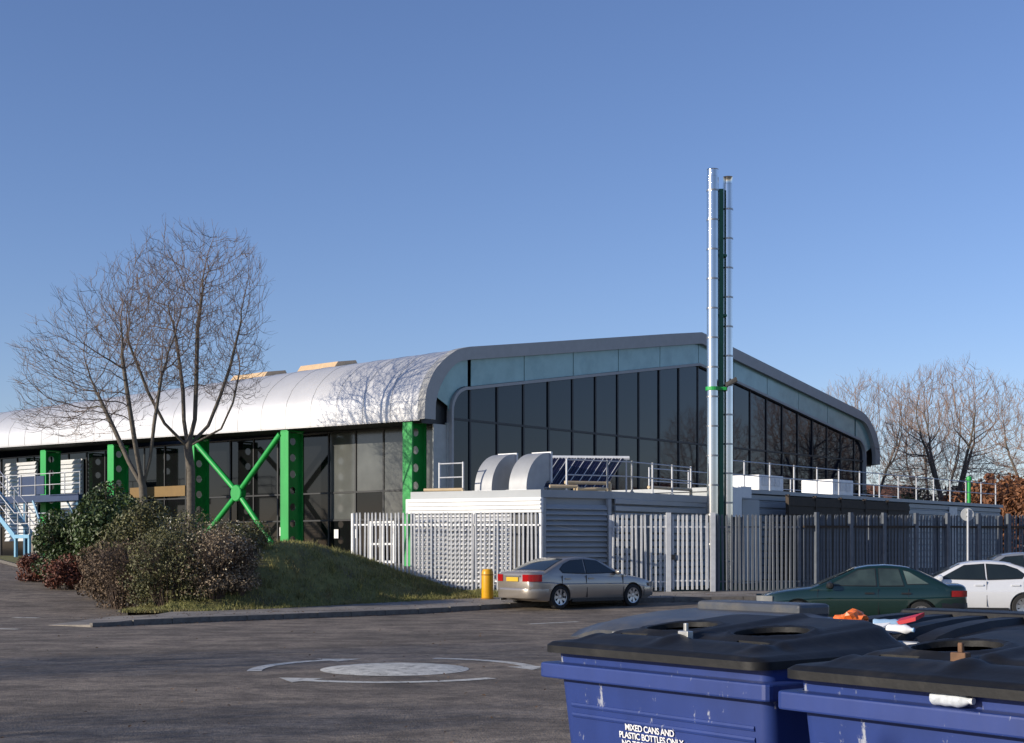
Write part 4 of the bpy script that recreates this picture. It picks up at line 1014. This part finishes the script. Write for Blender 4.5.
# ================================================================== cars
def car(name, label, loc, rz, cfg, paint, group='parked cars', glass='car_glass'):
    L_, Wd, H = cfg['L'], cfg['W'], cfg['H']; fx, rx = cfg['axles']; wr = cfg.get('wr', .315)
    o = tag(empty(name, loc, rz), label, 'car', group); hx = L_/2
    belt = cfg['belt']; hood = cfg['hood']; roof = sorted(cfg['roof'])           # polylines (x, z)
    c0, c1 = roof[0][0], roof[-1][0]
    def hw(x):
        e = min(hx-x, x+hx); t = max(0, min(1, e/.75)); return Wd/2*(.78+.22*(1-(1-t)**2.6))
    def zb(x):
        e = min(hx-x, x+hx); return .20+.13*(1-min(1, e/.5))**2
    def zt(x): return interp(hood, x)
    xs_ = [-hx, -hx+.015, -hx+.05, -hx+.11, -hx+.2, -hx+.34, -hx+.5]+[lerp(-hx+.7, hx-.7, i/18) for i in range(19)]+[hx-.5, hx-.34, hx-.2, hx-.11, hx-.05, hx-.015, hx]
    def ring(x):
        w = hw(x); a, t = zb(x), zt(x); e = min(hx-x, x+hx)
        if e < .06: q = sqrt(max(0, e/.06)); m_ = (a+t)/2; a2 = lerp(m_, a, .72+.28*q); t2 = lerp(m_, t, .80+.20*q); w *= .94+.06*q; a, t = a2, t2
        h = t-a
        half_ = [(0, a), (w*.80, a), (w*.93, a+.03), (w*.975, a+.12), (w, a+h*.42), (w*.995, a+h*.62), (w*.965, a+h*.66), (w*.955, a+h*.84), (w*.92, a+h*.95), (w*.84, t-.004), (w*.5, t+.012), (0, t+.018)]
        return [(x, y, z) for y, z in half_]+[(x, -y, z) for y, z in half_[-2:0:-1]]
    b = MB(); R = [ring(x) for x in xs_]; n = len(R[0])
    for r in R: b.v += r
    for i in range(len(R)-1):
        for k in range(n): b.f.append((i*n+k, i*n+(k+1) % n, (i+1)*n+(k+1) % n, (i+1)*n+k))
    b.f.append(tuple(range(n))); b.f.append(tuple(range((len(R)-1)*n, len(R)*n))[::-1])
    body = b.build('body', paint, o)
    for ax in (fx, rx):
        for s_ in (-1, 1):
            k = MB().lathe([(wr+.045, -.16), (wr+.045, .16)], 28, 'y').build('cut', None); k.location = (ax, s_*(Wd/2-.10), wr+.005); k.parent = o
            bpy.context.view_layer.update(); boolean(body, k)
    me = body.data; me.polygons.foreach_set('use_smooth', [True]*len(me.polygons)); me.set_sharp_from_angle(angle=radians(28))
    # cabin
    zr_ = max(z for _, z in roof); wb_, wt_ = Wd/2*.935, Wd/2*.70
    def cw_(z, x): return lerp(wb_, wt_, max(0, (z-belt)/(zr_-belt))) * min(1, hw(x)/(Wd/2)+.02)
    def zc(x): return interp(roof, x)
    cx = [lerp(c0, c1, i/26) for i in range(27)]; b = MB(); R = []
    for x in cx:
        t = max(zc(x), belt-.02); z0_ = belt-.10; half_ = []
        for q in (0, .35, .7, .9): z = lerp(z0_, t-.03, q); half_.append((cw_(z, x), z))
        w = cw_(t-.03, x); half_ += [(w-.01, t-.03), (w-.05, t-.008), (w-.13, t+.004), (w*.5, t+.016), (0, t+.02)]
        R.append([(x, y, z) for y, z in half_]+[(x, -y, z) for y, z in half_[-2::-1]])
    b.grid(R); n = len(R[0]); b.f.append(tuple(range(n))); b.f.append(tuple(range((len(R)-1)*n, len(R)*n))[::-1])
    b.build('cabin', paint, o, smooth=True, ang=35)
    # side windows
    for s_ in (-1, 1):
        for k, pl in enumerate(cfg['windows']):
            seal = [(x, s_*(cw_(z, x)+.004), z) for x, z in pl]
            cxm = sum(p[0] for p in pl)/len(pl); czm = sum(p[1] for p in pl)/len(pl)
            big = [(cxm+(x-cxm)*1.06, czm+(z-czm)*1.10) for x, z in pl]
            sw = MB().prism([(x, s_*(cw_(z, x)+.003), z) for x, z in big], (0, -s_*.02, 0)).build('side_window', 'black_trim', o)
            MB().prism([(x, s_*(cw_(z, x)+.009), z) for x, z in pl], (0, -s_*.02, 0)).build('pane', glass if k != cfg.get('palepane', -1) else 'car_glass_pale', sw)
    # windscreen and rear window
    for nm, (xa, xb) in (('windscreen', cfg['wind']), ('rear_window', cfg['rear'])):
        rows = []
        for i in range(7):
            x = lerp(xa, xb, i/6); z = zc(x); w = cw_(z-.03, x)-.085
            rows.append([(x+(.006 if nm == 'windscreen' else -.006), w*q, z+.010+.016*(1-abs(q)**2)) for q in (-1, -.6, -.2, .2, .6, 1)])
        MB().grid(rows).build(nm, glass, o, smooth=True)
    # wheels
    for ax in (fx, rx):
        for s_ in (-1, 1):
            wroot = MB().lathe([(0, -.07), (wr*.62, -.07), (wr*.62, .03), (0, .03)], 20, 'y').build('wheel', 'black_trim', o)
            wroot.location = (ax, s_*(Wd/2-.115), wr); wroot.rotation_euler = (0, 0, 0 if s_ > 0 else pi)
            MB().lathe([(wr*.60, -.09), (wr*.9, -.10), (wr, -.07), (wr, .07), (wr*.93, .095), (wr*.66, .10), (wr*.62, .06)], 28, 'y').build('tyre', 'tyre', wroot, smooth=True)
            rm = MB(); ns = cfg.get('spokes', 6)
            for k in range(ns):
                a = 2*pi*k/ns; d = Vector((cos(a), 0, sin(a))); e = Vector((-sin(a), 0, cos(a))); wd0, wd1 = .028, .048
                rm.prism([d*.03+e*wd0+Vector((0, .055, 0)), d*wr*.63+e*wd1+Vector((0, .07, 0)), d*wr*.63-e*wd1+Vector((0, .07, 0)), d*.03-e*wd0+Vector((0, .055, 0))], (0, .025, 0))
            rm.lathe([(0, .03), (.055, .03), (.055, .088), (0, .09)], 12, 'y'); N2 = 28
            ro = MB().lathe([(wr*.60, .04), (wr*.68, .04), (wr*.68, .105), (wr*.60, .098)], 28, 'y'); rm.add(ro.v, [f for f in ro.f if len(f) == 4])
            rm.build('rim', 'alloy', wroot)
    # bumpers
    for end in (-1, 1):
        pl = [(end*(hx-.55), hw(hx-.55)), (end*(hx-.25), hw(hx-.25)), (end*(hx-.08), hw(hx-.08)*.99), (end*(hx+.01), hw(hx)*.9), (end*(hx+.035), hw(hx)*.55), (end*(hx+.045), 0)]
        pl = pl+[(x, -y) for x, y in pl[-2::-1]]; rows = []
        for (z, q) in ((.30, .985), (.34, 1.006), (.50, 1.012), (.56, 1.006), (.58, .985)):
            rows.append([(x*(1+(q-1)*.4), y*q, z) for x, y in pl])
        MB().grid(rows).build('bumper', cfg.get('bumper', paint), o, smooth=True)
    # lamps
    def lampatch(nm, x0, x1, za, zb_, mt, s_):
        rows = []
        for i in range(6):
            x = lerp(x0, x1, i/5); w = hw(x)
            e = min(hx-x, x+hx); f_ = (.94+.06*sqrt(max(0, min(1, e/.06))))
            rows.append([(x+(.012 if x > 0 else -.012)*(1 if i == 0 else .3), s_*(w*f_*.985+.012), lerp(za, zb_, q)) for q in (0, .5, 1)])
        xe = x0; w = hw(x0)*.94
        inner = [[(xe+(.02 if xe > 0 else -.02), s_*(w*k_), lerp(za, zb_, q)) for q in (0, .5, 1)] for k_ in (.66, .82)]
        return MB().grid(inner+rows).build(nm, mt, o, smooth=True)
    for s_ in (-1, 1):
        lampatch('tail_light', -hx+.005, -hx+.34, *cfg['tail'], 'tail_red', s_)
        lampatch('headlight', hx-.005, hx-.34, .58, .70, 'lamp_clear', s_)
        mr_ = MB().lathe([(0, -.09), (.06, -.08), (.085, 0), (.06, .08), (0, .09)], 10, 'y').build('mirror', cfg.get('mirror', paint), o, smooth=True); mr_.location = (cfg['mirx'], s_*(Wd/2+.04), belt+.06)
        for x in cfg['handles']: MB().box(x-.10, x+.10, s_*(Wd/2*.965)-.012, s_*(Wd/2*.965)+.022, belt-.13, belt-.095).build('door_handle', cfg.get('handlemat', paint), o)
        for x in cfg['seams']: MB().box(x-.004, x+.004, s_*(Wd/2*.955)-.02, s_*(Wd/2*.955)+.008, .62, belt-.02).box(x-.004, x+.004, s_*Wd/2*.99-.02, s_*Wd/2*.99+.012, .3, .58).build('door_seam', 'black_trim', o)
        MB().box(rx+wr+.08, fx-wr-.08, s_*(Wd/2-.02)-.03, s_*(Wd/2-.02), .19, .27).build('sill', 'black_trim', o)
    MB().box(-hx-.028, -hx+.0, -.26, .26, cfg['plate'], cfg['plate']+.115).build('number_plate', 'plate_yellow', o)
    MB().box(-hx-.03, -hx+.02, -.34, .34, cfg['plate']+.13, cfg['plate']+.165).build('boot_trim', cfg.get('boottrim', 'alloy'), o)
    MB().tube([(-hx+.2, .55, .26), (-hx-.01, .55, .25)], .03, 8).build('exhaust', 'steel_joint', o)
    return o
sedan = dict(L=4.66, W=1.81, H=1.43, axles=(1.36, -1.36), belt=.94, wr=.325, spokes=7,
    hood=[(-2.33, .99), (-2.2, 1.03), (-1.7, 1.03), (-1.3, .96), (.8, .94), (1.05, .93), (1.5, .88), (2.0, .77), (2.25, .66), (2.33, .58)],
    roof=[(1.12, .90), (.85, 1.02), (.22, 1.35), (-.1, 1.41), (-.5, 1.43), (-.95, 1.385), (-1.25, 1.29), (-1.85, 1.03), (-1.95, .97)],
    windows=[[(.72, .985), (.12, 1.31), (-.34, 1.345), (-.36, .975)], [(-.44, .975), (-.42, 1.345), (-.85, 1.32), (-1.12, 1.23), (-1.30, 1.10), (-1.22, 1.0)]],
    wind=(.92, .22), rear=(-1.02, -1.80), tail=(.76, .95), plate=.76, mirx=.72, handles=(-.22, -1.08), seams=(.98, -.40, -1.28))
car('silver_car', 'silver saloon car parked by the kerb in front of the shaded louvres', (1.86, 40.05, gz(1.9, 39.6)-.0), radians(38), sedan, 'silver_paint')
g2 = dict(sedan); g2.update(L=4.46, W=1.72, H=1.42, axles=(1.34, -1.26), belt=.88, wr=.30, spokes=8, bumper='black_trim', mirror='black_trim', handlemat='black_trim', palepane=2, boottrim='black_trim',
    hood=[(-2.23, .93), (-2.1, .96), (-1.65, .96), (-1.25, .92), (.7, .90), (.95, .89), (1.5, .83), (1.95, .75), (2.15, .66), (2.23, .56)],
    roof=[(1.10, .86), (.80, .98), (.10, 1.31), (-.15, 1.36), (-.55, 1.38), (-.95, 1.345), (-1.2, 1.27), (-1.78, .98), (-1.9, .92)],
    windows=[[(.66, .94), (.05, 1.265), (-.30, 1.295), (-.32, .935)], [(-.40, .935), (-.38, 1.295), (-.80, 1.285), (-.90, .94)], [(-.98, .97), (-.90, 1.26), (-1.02, 1.23), (-1.42, .98)]],
    wind=(.88, .12), rear=(-1.05, -1.74), tail=(.70, .83), plate=.5, mirx=.66, handles=(-.18, -.95), seams=(.92, -.36, -1.0))
car('green_car', 'dark green saloon car parked behind the bins', (7.72, 31.2, gz(8, 31)-.0), radians(170), g2, 'green_car_paint', glass='car_glass_mid')
g3 = dict(sedan); g3.update(L=4.5, W=1.74, axles=(1.35, -1.3), wr=.31, spokes=9)
car('white_car', 'white saloon car between the green car and the right edge', (11.55, 35.6, gz(11.5, 35.6)), radians(168), g3, 'white_car_paint')
g4 = dict(sedan); g4.update(L=4.3, H=1.5, roof=[(1.2, .9), (.9, 1.05), (.3, 1.42), (-.1, 1.49), (-.7, 1.5), (-1.3, 1.45), (-1.75, 1.3), (-2.0, .98)], rear=(-1.5, -1.95),
    windows=[[(.75, .985), (.15, 1.37), (-.34, 1.41), (-.36, .975)], [(-.44, .975), (-.42, 1.41), (-1.05, 1.40), (-1.15, 1.0)], [(-1.22, 1.0), (-1.15, 1.39), (-1.5, 1.33), (-1.72, 1.05)]])
car('grey_car', 'pale grey car behind the white car at the right edge', (14.7, 41.6, gz(15, 41)), radians(170), g4, 'grey_car_paint')

# ================================================================== bollard and round sign
yb = tag(empty('yellow_bollard', (-.72, 41.15, gz(-.7, 41.1)+.13)), 'squat yellow drum bollard on the pavement beside the silver car', 'bollard')
MB().lathe([(0, -.02), (.16, -.02), (.175, .04), (.175, .72), (.165, .82), (.13, .88), (0, .90)], 20).build('drum', 'yellow_paint', yb, smooth=True)
MB().lathe([(.176, .70), (.181, .705), (.181, .735), (.176, .74)], 20).build('band', 'yellow_dark', yb, smooth=True)
MB().lathe([(0, -.03), (.20, -.03), (.20, .03), (.17, .05), (0, .05)], 20).build('base', 'yellow_dark', yb)
rs = tag(empty('road_sign', (13.35, 41.0, gz(13, 41))), 'round road sign on a thin grey pole seen in front of the long fence', 'sign')
MB().tube([(0, 0, -.1), (0, 0, 2.78)], .032, 8).build('pole', 'galv', rs, smooth=True)
MB().lathe([(0, .035), (.19, .035), (.195, .045), (.19, .055), (0, .055)], 24, 'y', (0, 0, 2.62)).build('disc', 'sign_grey', rs)
MB().box(-.05, .05, -.02, .034, 2.55, 2.58).box(-.05, .05, -.02, .034, 2.68, 2.71).build('clip', 'zinc', rs)

# ================================================================== wheeled bins
E1 = Vector((.618, -.786)); D1 = Vector((.786, .618)); BR = atan2(E1.y, E1.x); BWD, BDP = 1.37, 1.02
def bin_body(o, blue='bin_blue'):
    b = MB(); T, Bt = 1.29, .22
    top = [(.05, .06), (BWD-.05, .06), (BWD-.05, BDP-.05), (.05, BDP-.05)]; bot = [(.10, .17), (BWD-.10, .17), (BWD-.10, BDP-.13), (.10, BDP-.13)]
    def rnd4(p, r):
        out = []; c = [(1, 1), (-1, 1), (-1, -1), (1, -1)]
        for (x, y), (sx, sy), a0 in zip(p, c, (pi, 1.5*pi, 0, .5*pi)):
            for k in range(4): a = a0+pi/2*k/3; out.append((x+sx*r+r*cos(a), y+sy*r+r*sin(a)))
        return out
    t4, b4 = rnd4(top, .05), rnd4(bot, .07); n = len(t4); lv = []
    for q in [i/10 for i in range(11)]: lv.append([(lerp(b_[0], t_[0], q), lerp(b_[1], t_[1], q), lerp(Bt, T, q)) for b_, t_ in zip(b4, t4)])
    for r in lv: b.v += r
    for i in range(10):
        for k in range(n): b.f.append((i*n+k, i*n+(k+1) % n, (i+1)*n+(k+1) % n, (i+1)*n+k))
    b.f.append(tuple(range(n))[::-1]); bd = b.build('body', blue, o, smooth=True, ang=50)
    b = MB(); ou = rnd4([(0, 0), (BWD, 0), (BWD, BDP), (0, BDP)], .03); rows = []
    for (q, z) in ((0, 1.165), (0, 1.232)): rows.append([(x, y, z) for x, y in ou])
    b.v += [(x, y, 1.165) for x, y in t4]+rows[0]+rows[1]+[(x, y, 1.235) for x, y in t4]
    for i in range(3):
        for k in range(n): b.f.append((i*n+k, i*n+(k+1) % n, (i+1)*n+(k+1) % n, (i+1)*n+k))
    b.build('rim_flange', blue, o, bevel=.008)
    for z in (1.045, 1.0):
        q = (z-Bt)/(T-Bt); y = lerp(.17, .06, q)
        MB().tube([(.14, y+.004, z), (BWD-.14, y+.004, z)], .013, 8).build('pressed_bead', blue, o, smooth=True)
    for x in (-.02, BWD+.02):
        MB().tube([(x-.06 if x < 0 else x, .45, 1.16), (x if x < 0 else x+.06, .45, 1.16)], .03, 10).build('lifting_trunnion', 'zinc', o)
    for x in (.2, BWD-.2):
        for y in (.25, BDP-.2):
            w = MB().lathe([(0, -.03), (.085, -.03), (.1, -.02), (.1, .02), (.085, .03), (0, .03)], 16, 'y').build('castor', 'tyre', o, smooth=True); w.location = (x, y, .1)
            MB().box(-.03, .03, -.05, -.035, 0, .13).box(-.03, .03, .035, .05, 0, .13).build('fork', 'zinc', w)
    return bd
def holed_lid(o):
    z0 = 1.282; b = MB(); NX, NY = 72, 52; x0, x1, y0, y1 = .03, BWD-.03, -.015, BDP-.02; rows = []
    def hz(x, y):
        hx_ = sstep(min(x-x0, x1-x)/.26); hy = sstep((y-y0)/.20); z = 1.330+.030*hx_*hy+.074*hx_*max(0, (y-.1)/(BDP-.1))-.016*(1-sstep(min(x-x0, x1-x, y-y0)/.035))
        z -= .016*sstep(1-abs(y-.26)/.06)*hx_                                   # groove across the lid
        z += .018*hx_*hy*(sstep(1-abs(x-BWD/2)/.075)+.9*sstep(1-abs(abs(x-BWD/2)-.50)/.05))   # moulded ridges
        for c in (.42, .95): z += .010*sstep(1-abs(hypot(x-c, y-.50)-.18)/.03)   # raised rims round the openings
        return z
    for j in range(NY+1):
        y = lerp(y0, y1, (j/NY)**1.35); e_ = max(0, 1-min(y-y0, y1-y)/.08); ins = .08*(1-sqrt(max(0, 1-e_*e_)))
        rows.append([(lerp(x0+ins, x1-ins, i/NX), y, hz(lerp(x0, x1, i/NX), y)) for i in range(NX+1)])
    b.grid(rows); W1 = NX+1; nb = len(b.v); low = []
    for j, r in enumerate(rows): low.append([(x, y, z0 if i in (0, NX) or j in (0, NY) else z-.022) for i, (x, y, z) in enumerate(r)])
    b.grid(low); per = [(0, i) for i in range(NX)]+[(j, NX) for j in range(NY)]+[(NY, i) for i in range(NX, 0, -1)]+[(j, 0) for j in range(NY, 0, -1)]
    pi_ = [j*W1+i for j, i in per]; n = len(pi_)
    for k in range(n): b.f.append((pi_[k], nb+pi_[k], nb+pi_[(k+1) % n], pi_[(k+1) % n]))
    ld = b.build('lid', 'bin_black', o)
    for x in (.42, .95):
        k = MB().lathe([(.16, 1.0), (.16, 1.8)], 36).build('cut', None); k.location = (x, .50, 0); k.parent = o; bpy.context.view_layer.update(); boolean(ld, k)
    for x in (.33, 1.04):
        k = MB().box(x-.085, x+.085, .20, .29, 1.2, 1.7).build('cut', None, o); bpy.context.view_layer.update(); boolean(ld, k)
    me = ld.data; me.polygons.foreach_set('use_smooth', [True]*len(me.polygons)); me.set_sharp_from_angle(angle=radians(35))
    MB().tube([(.05, BDP-.01, 1.335), (BWD-.05, BDP-.01, 1.335)], .016, 8).build('hinge_bar', 'zinc', o)
    return ld
def lock(o, x, y, z, mt):
    k = MB().box(x-.03, x+.03, y-.02, y+.015, z-.03, z+.012).box(x-.009, x+.009, y-.008, y+.008, z+.01, z+.045).build('lock', mt, o, bevel=.004); return k
b1 = tag(empty('wheeled_bin', (.12, 6.37, 0), BR), 'sunlit blue four-wheeled bin with white lettering and holed black lid', 'bin', 'four-wheeled recycling bins')
bin_body(b1); holed_lid(b1); lock(b1, .70, .24, 1.385, 'zinc')
MB().tube([(-.0, .52, 1.335), (.12, .52, 1.345)], .014, 8).box(-.03, .0, .48, .55, 1.27, 1.35).build('lid_bar', 'zinc', b1)
for i, (txt, xc, z) in enumerate((('MIXED CANS AND', .635, .966), ('PLASTIC BOTTLES ONLY', .640, .930), ('NO TOPS', .535, .894))):
    cu = bpy.data.curves.new('t', 'FONT'); cu.body = txt; cu.size = .039; cu.align_x = 'CENTER'; cu.extrude = .0008; cu.space_character = .92; cu.offset = .0006
    to = bpy.data.objects.new('t', cu); C.objects.link(to); bpy.context.view_layer.update()
    me = bpy.data.meshes.new_from_object(to.evaluated_get(bpy.context.evaluated_depsgraph_get())); bpy.data.objects.remove(to)
    t_ = obj('lettering', me, 'lettering', b1); q = (z-.22)/1.05
    if me.materials and me.materials[0] is None: me.materials.clear(); me.materials.append(M['lettering'])
    t_.location = (xc, lerp(.17, .06, q)-.0045, z); t_.rotation_euler = (pi/2-radians(-6.0), 0, 0); t_.scale = (.98, 1, 1)
b2 = tag(empty('wheeled_bin', (.955, 5.09, 0), BR-.02), 'shaded blue four-wheeled bin at the right corner with rusty lid lock', 'bin', 'four-wheeled recycling bins')
bin_body(b2); holed_lid(b2); lock(b2, .62, .24, 1.385, 'rust')
def ribbed_lid(o, mt, ribs=True):
    b = MB(); pr_ = [(-.01, 1.25), (-.01, 1.30), (.06, 1.335), (.2, 1.365), (.45, 1.39), (.75, 1.40), (.95, 1.37), (1.0, 1.31), (1.0, 1.25)]
    def row(x, dz_): return [(x, y, z+(dz_ if 0 < i < len(pr_)-1 else 0)) for i, (y, z) in enumerate(pr_)]
    xs2 = [(.03, -.10), (.07, -.06), (.16, -.02), (.26, 0)]; k = .30
    if ribs:
        while k < BWD-.34: xs2 += [(k, 0), (k+.02, .028), (k+.12, .03), (k+.14, 0)]; k += .19
    xs2 += [(BWD-.26, 0), (BWD-.16, -.02), (BWD-.07, -.06), (BWD-.03, -.10)]
    R = [row(x, max(d, -.045) if d < 0 else d) for x, d in xs2]; b.grid(R); n = len(pr_); b.f.append(tuple(range(n))); b.f.append(tuple(range((len(R)-1)*n, len(R)*n))[::-1])
    l_ = b.build('lid', mt, o, smooth=True, ang=50)
    MB().box(.30, BWD-.30, .72, .98, 1.37, 1.445).build('lid_hatch', mt, l_, bevel=.02)
    MB().tube([(.06, 1.01, 1.33), (BWD-.06, 1.01, 1.33)], .016, 8).build('hinge_bar', 'zinc', o)
b3 = tag(empty('wheeled_bin', (.32, 7.93, 0), BR), 'bin with dusty grey lid behind the lettered bin', 'bin', 'four-wheeled recycling bins')
bin_body(b3); ribbed_lid(b3, 'bin_grey', False)
b4 = tag(empty('wheeled_bin', (1.19, 6.82, 0), BR), 'bin with black ribbed lid and litter lying on top', 'bin', 'four-wheeled recycling bins')
bin_body(b4); ribbed_lid(b4, 'bin_black', True)
# litter on the lids
def crumple(name, loc, sc_, mt, label, cat, seed, amp=.35):
    bm = bmesh.new(); bmesh.ops.create_icosphere(bm, subdivisions=3, radius=1)
    for v in bm.verts: v.co *= 1+amp*noise.noise(v.co*1.7+Vector((seed, 0, 0)))+amp*.6*noise.noise(v.co*4.2+Vector((0, seed, 0)))
    for v in bm.verts: v.co = Vector((v.co.x*sc_[0], v.co.y*sc_[1], max(-.5, v.co.z)*sc_[2]))
    me = bpy.data.meshes.new(name); bm.to_mesh(me); bm.free(); o = obj(name, me, mt); o.location = loc; tag(o, label, cat, 'litter on the bins'); return o
def on_bin(bo, x, y, z): a = bo.rotation_euler.z; return (bo.location.x+cos(a)*x-sin(a)*y, bo.location.y+sin(a)*x+cos(a)*y, z)
crumple('carrier_bag', on_bin(b4, .45, .16, 1.405), (.075, .06, .05), 'litter_orange', 'crumpled orange plastic bag on the ribbed lid', 'bag', 3.1, .5)
crumple('carrier_bag', on_bin(b4, .34, .20, 1.385), (.07, .04, .022), 'litter_orange', 'flat torn end of orange plastic on the ribbed lid', 'bag', 5.3, .4)
def bottle(loc, rz, ln, r, mt, label, capm='litter_white'):
    o = tag(empty('drink_bottle', loc, rz), label, 'bottle', 'litter on the bins')
    pr_ = [(0, 0), (r*.85, 0), (r, ln*.05), (r*.92, ln*.2), (r, ln*.35), (r*.9, ln*.5), (r, ln*.65), (r*.8, ln*.78), (r*.4, ln*.9), (r*.36, ln*.95)]
    bd = MB().lathe(pr_, 14, 'y').build('bottle_body', mt, o, smooth=True); MB().lathe([(r*.42, ln*.94), (r*.42, ln), (0, ln)], 12, 'y').build('cap', capm, o)
    return o
bottle(on_bin(b4, .60, .12, 1.40), BR-.9, .15, .026, 'litter_blue', 'small pale blue bottle among the litter on the ribbed lid')
bottle(on_bin(b4, .71, .08, 1.385), BR-1.4, .13, .024, 'litter_white', 'small white bottle among the litter on the ribbed lid', 'litter_blue')
pk = MB().prism([(0, 0, 0), (.11, .02, .03), (.13, .07, .05), (.02, .06, .02)], (.0, .0, .018)).build('wrapper', 'litter_red', None); pk.location = on_bin(b4, .67, .16, 1.39); pk.rotation_euler = (0, 0, BR+.2); tag(pk, 'folded red packet on the ribbed lid', 'wrapper', 'litter on the bins')
pk = MB().prism([(0, 0, 0), (.16, .0, .01), (.17, .05, .035), (.02, .04, .02)], (.0, .0, .010)).build('wrapper', 'litter_white', None); pk.location = on_bin(b4, .55, .05, 1.37); pk.rotation_euler = (0, 0, BR-.1); tag(pk, 'white paper wrapper beside the red packet', 'wrapper', 'litter on the bins')
bottle(on_bin(b2, .66, .035, 1.262), BR-pi/2-.05, .155, .027, 'clear_plastic', 'clear squashed bottle lying on the rim of the shaded bin')
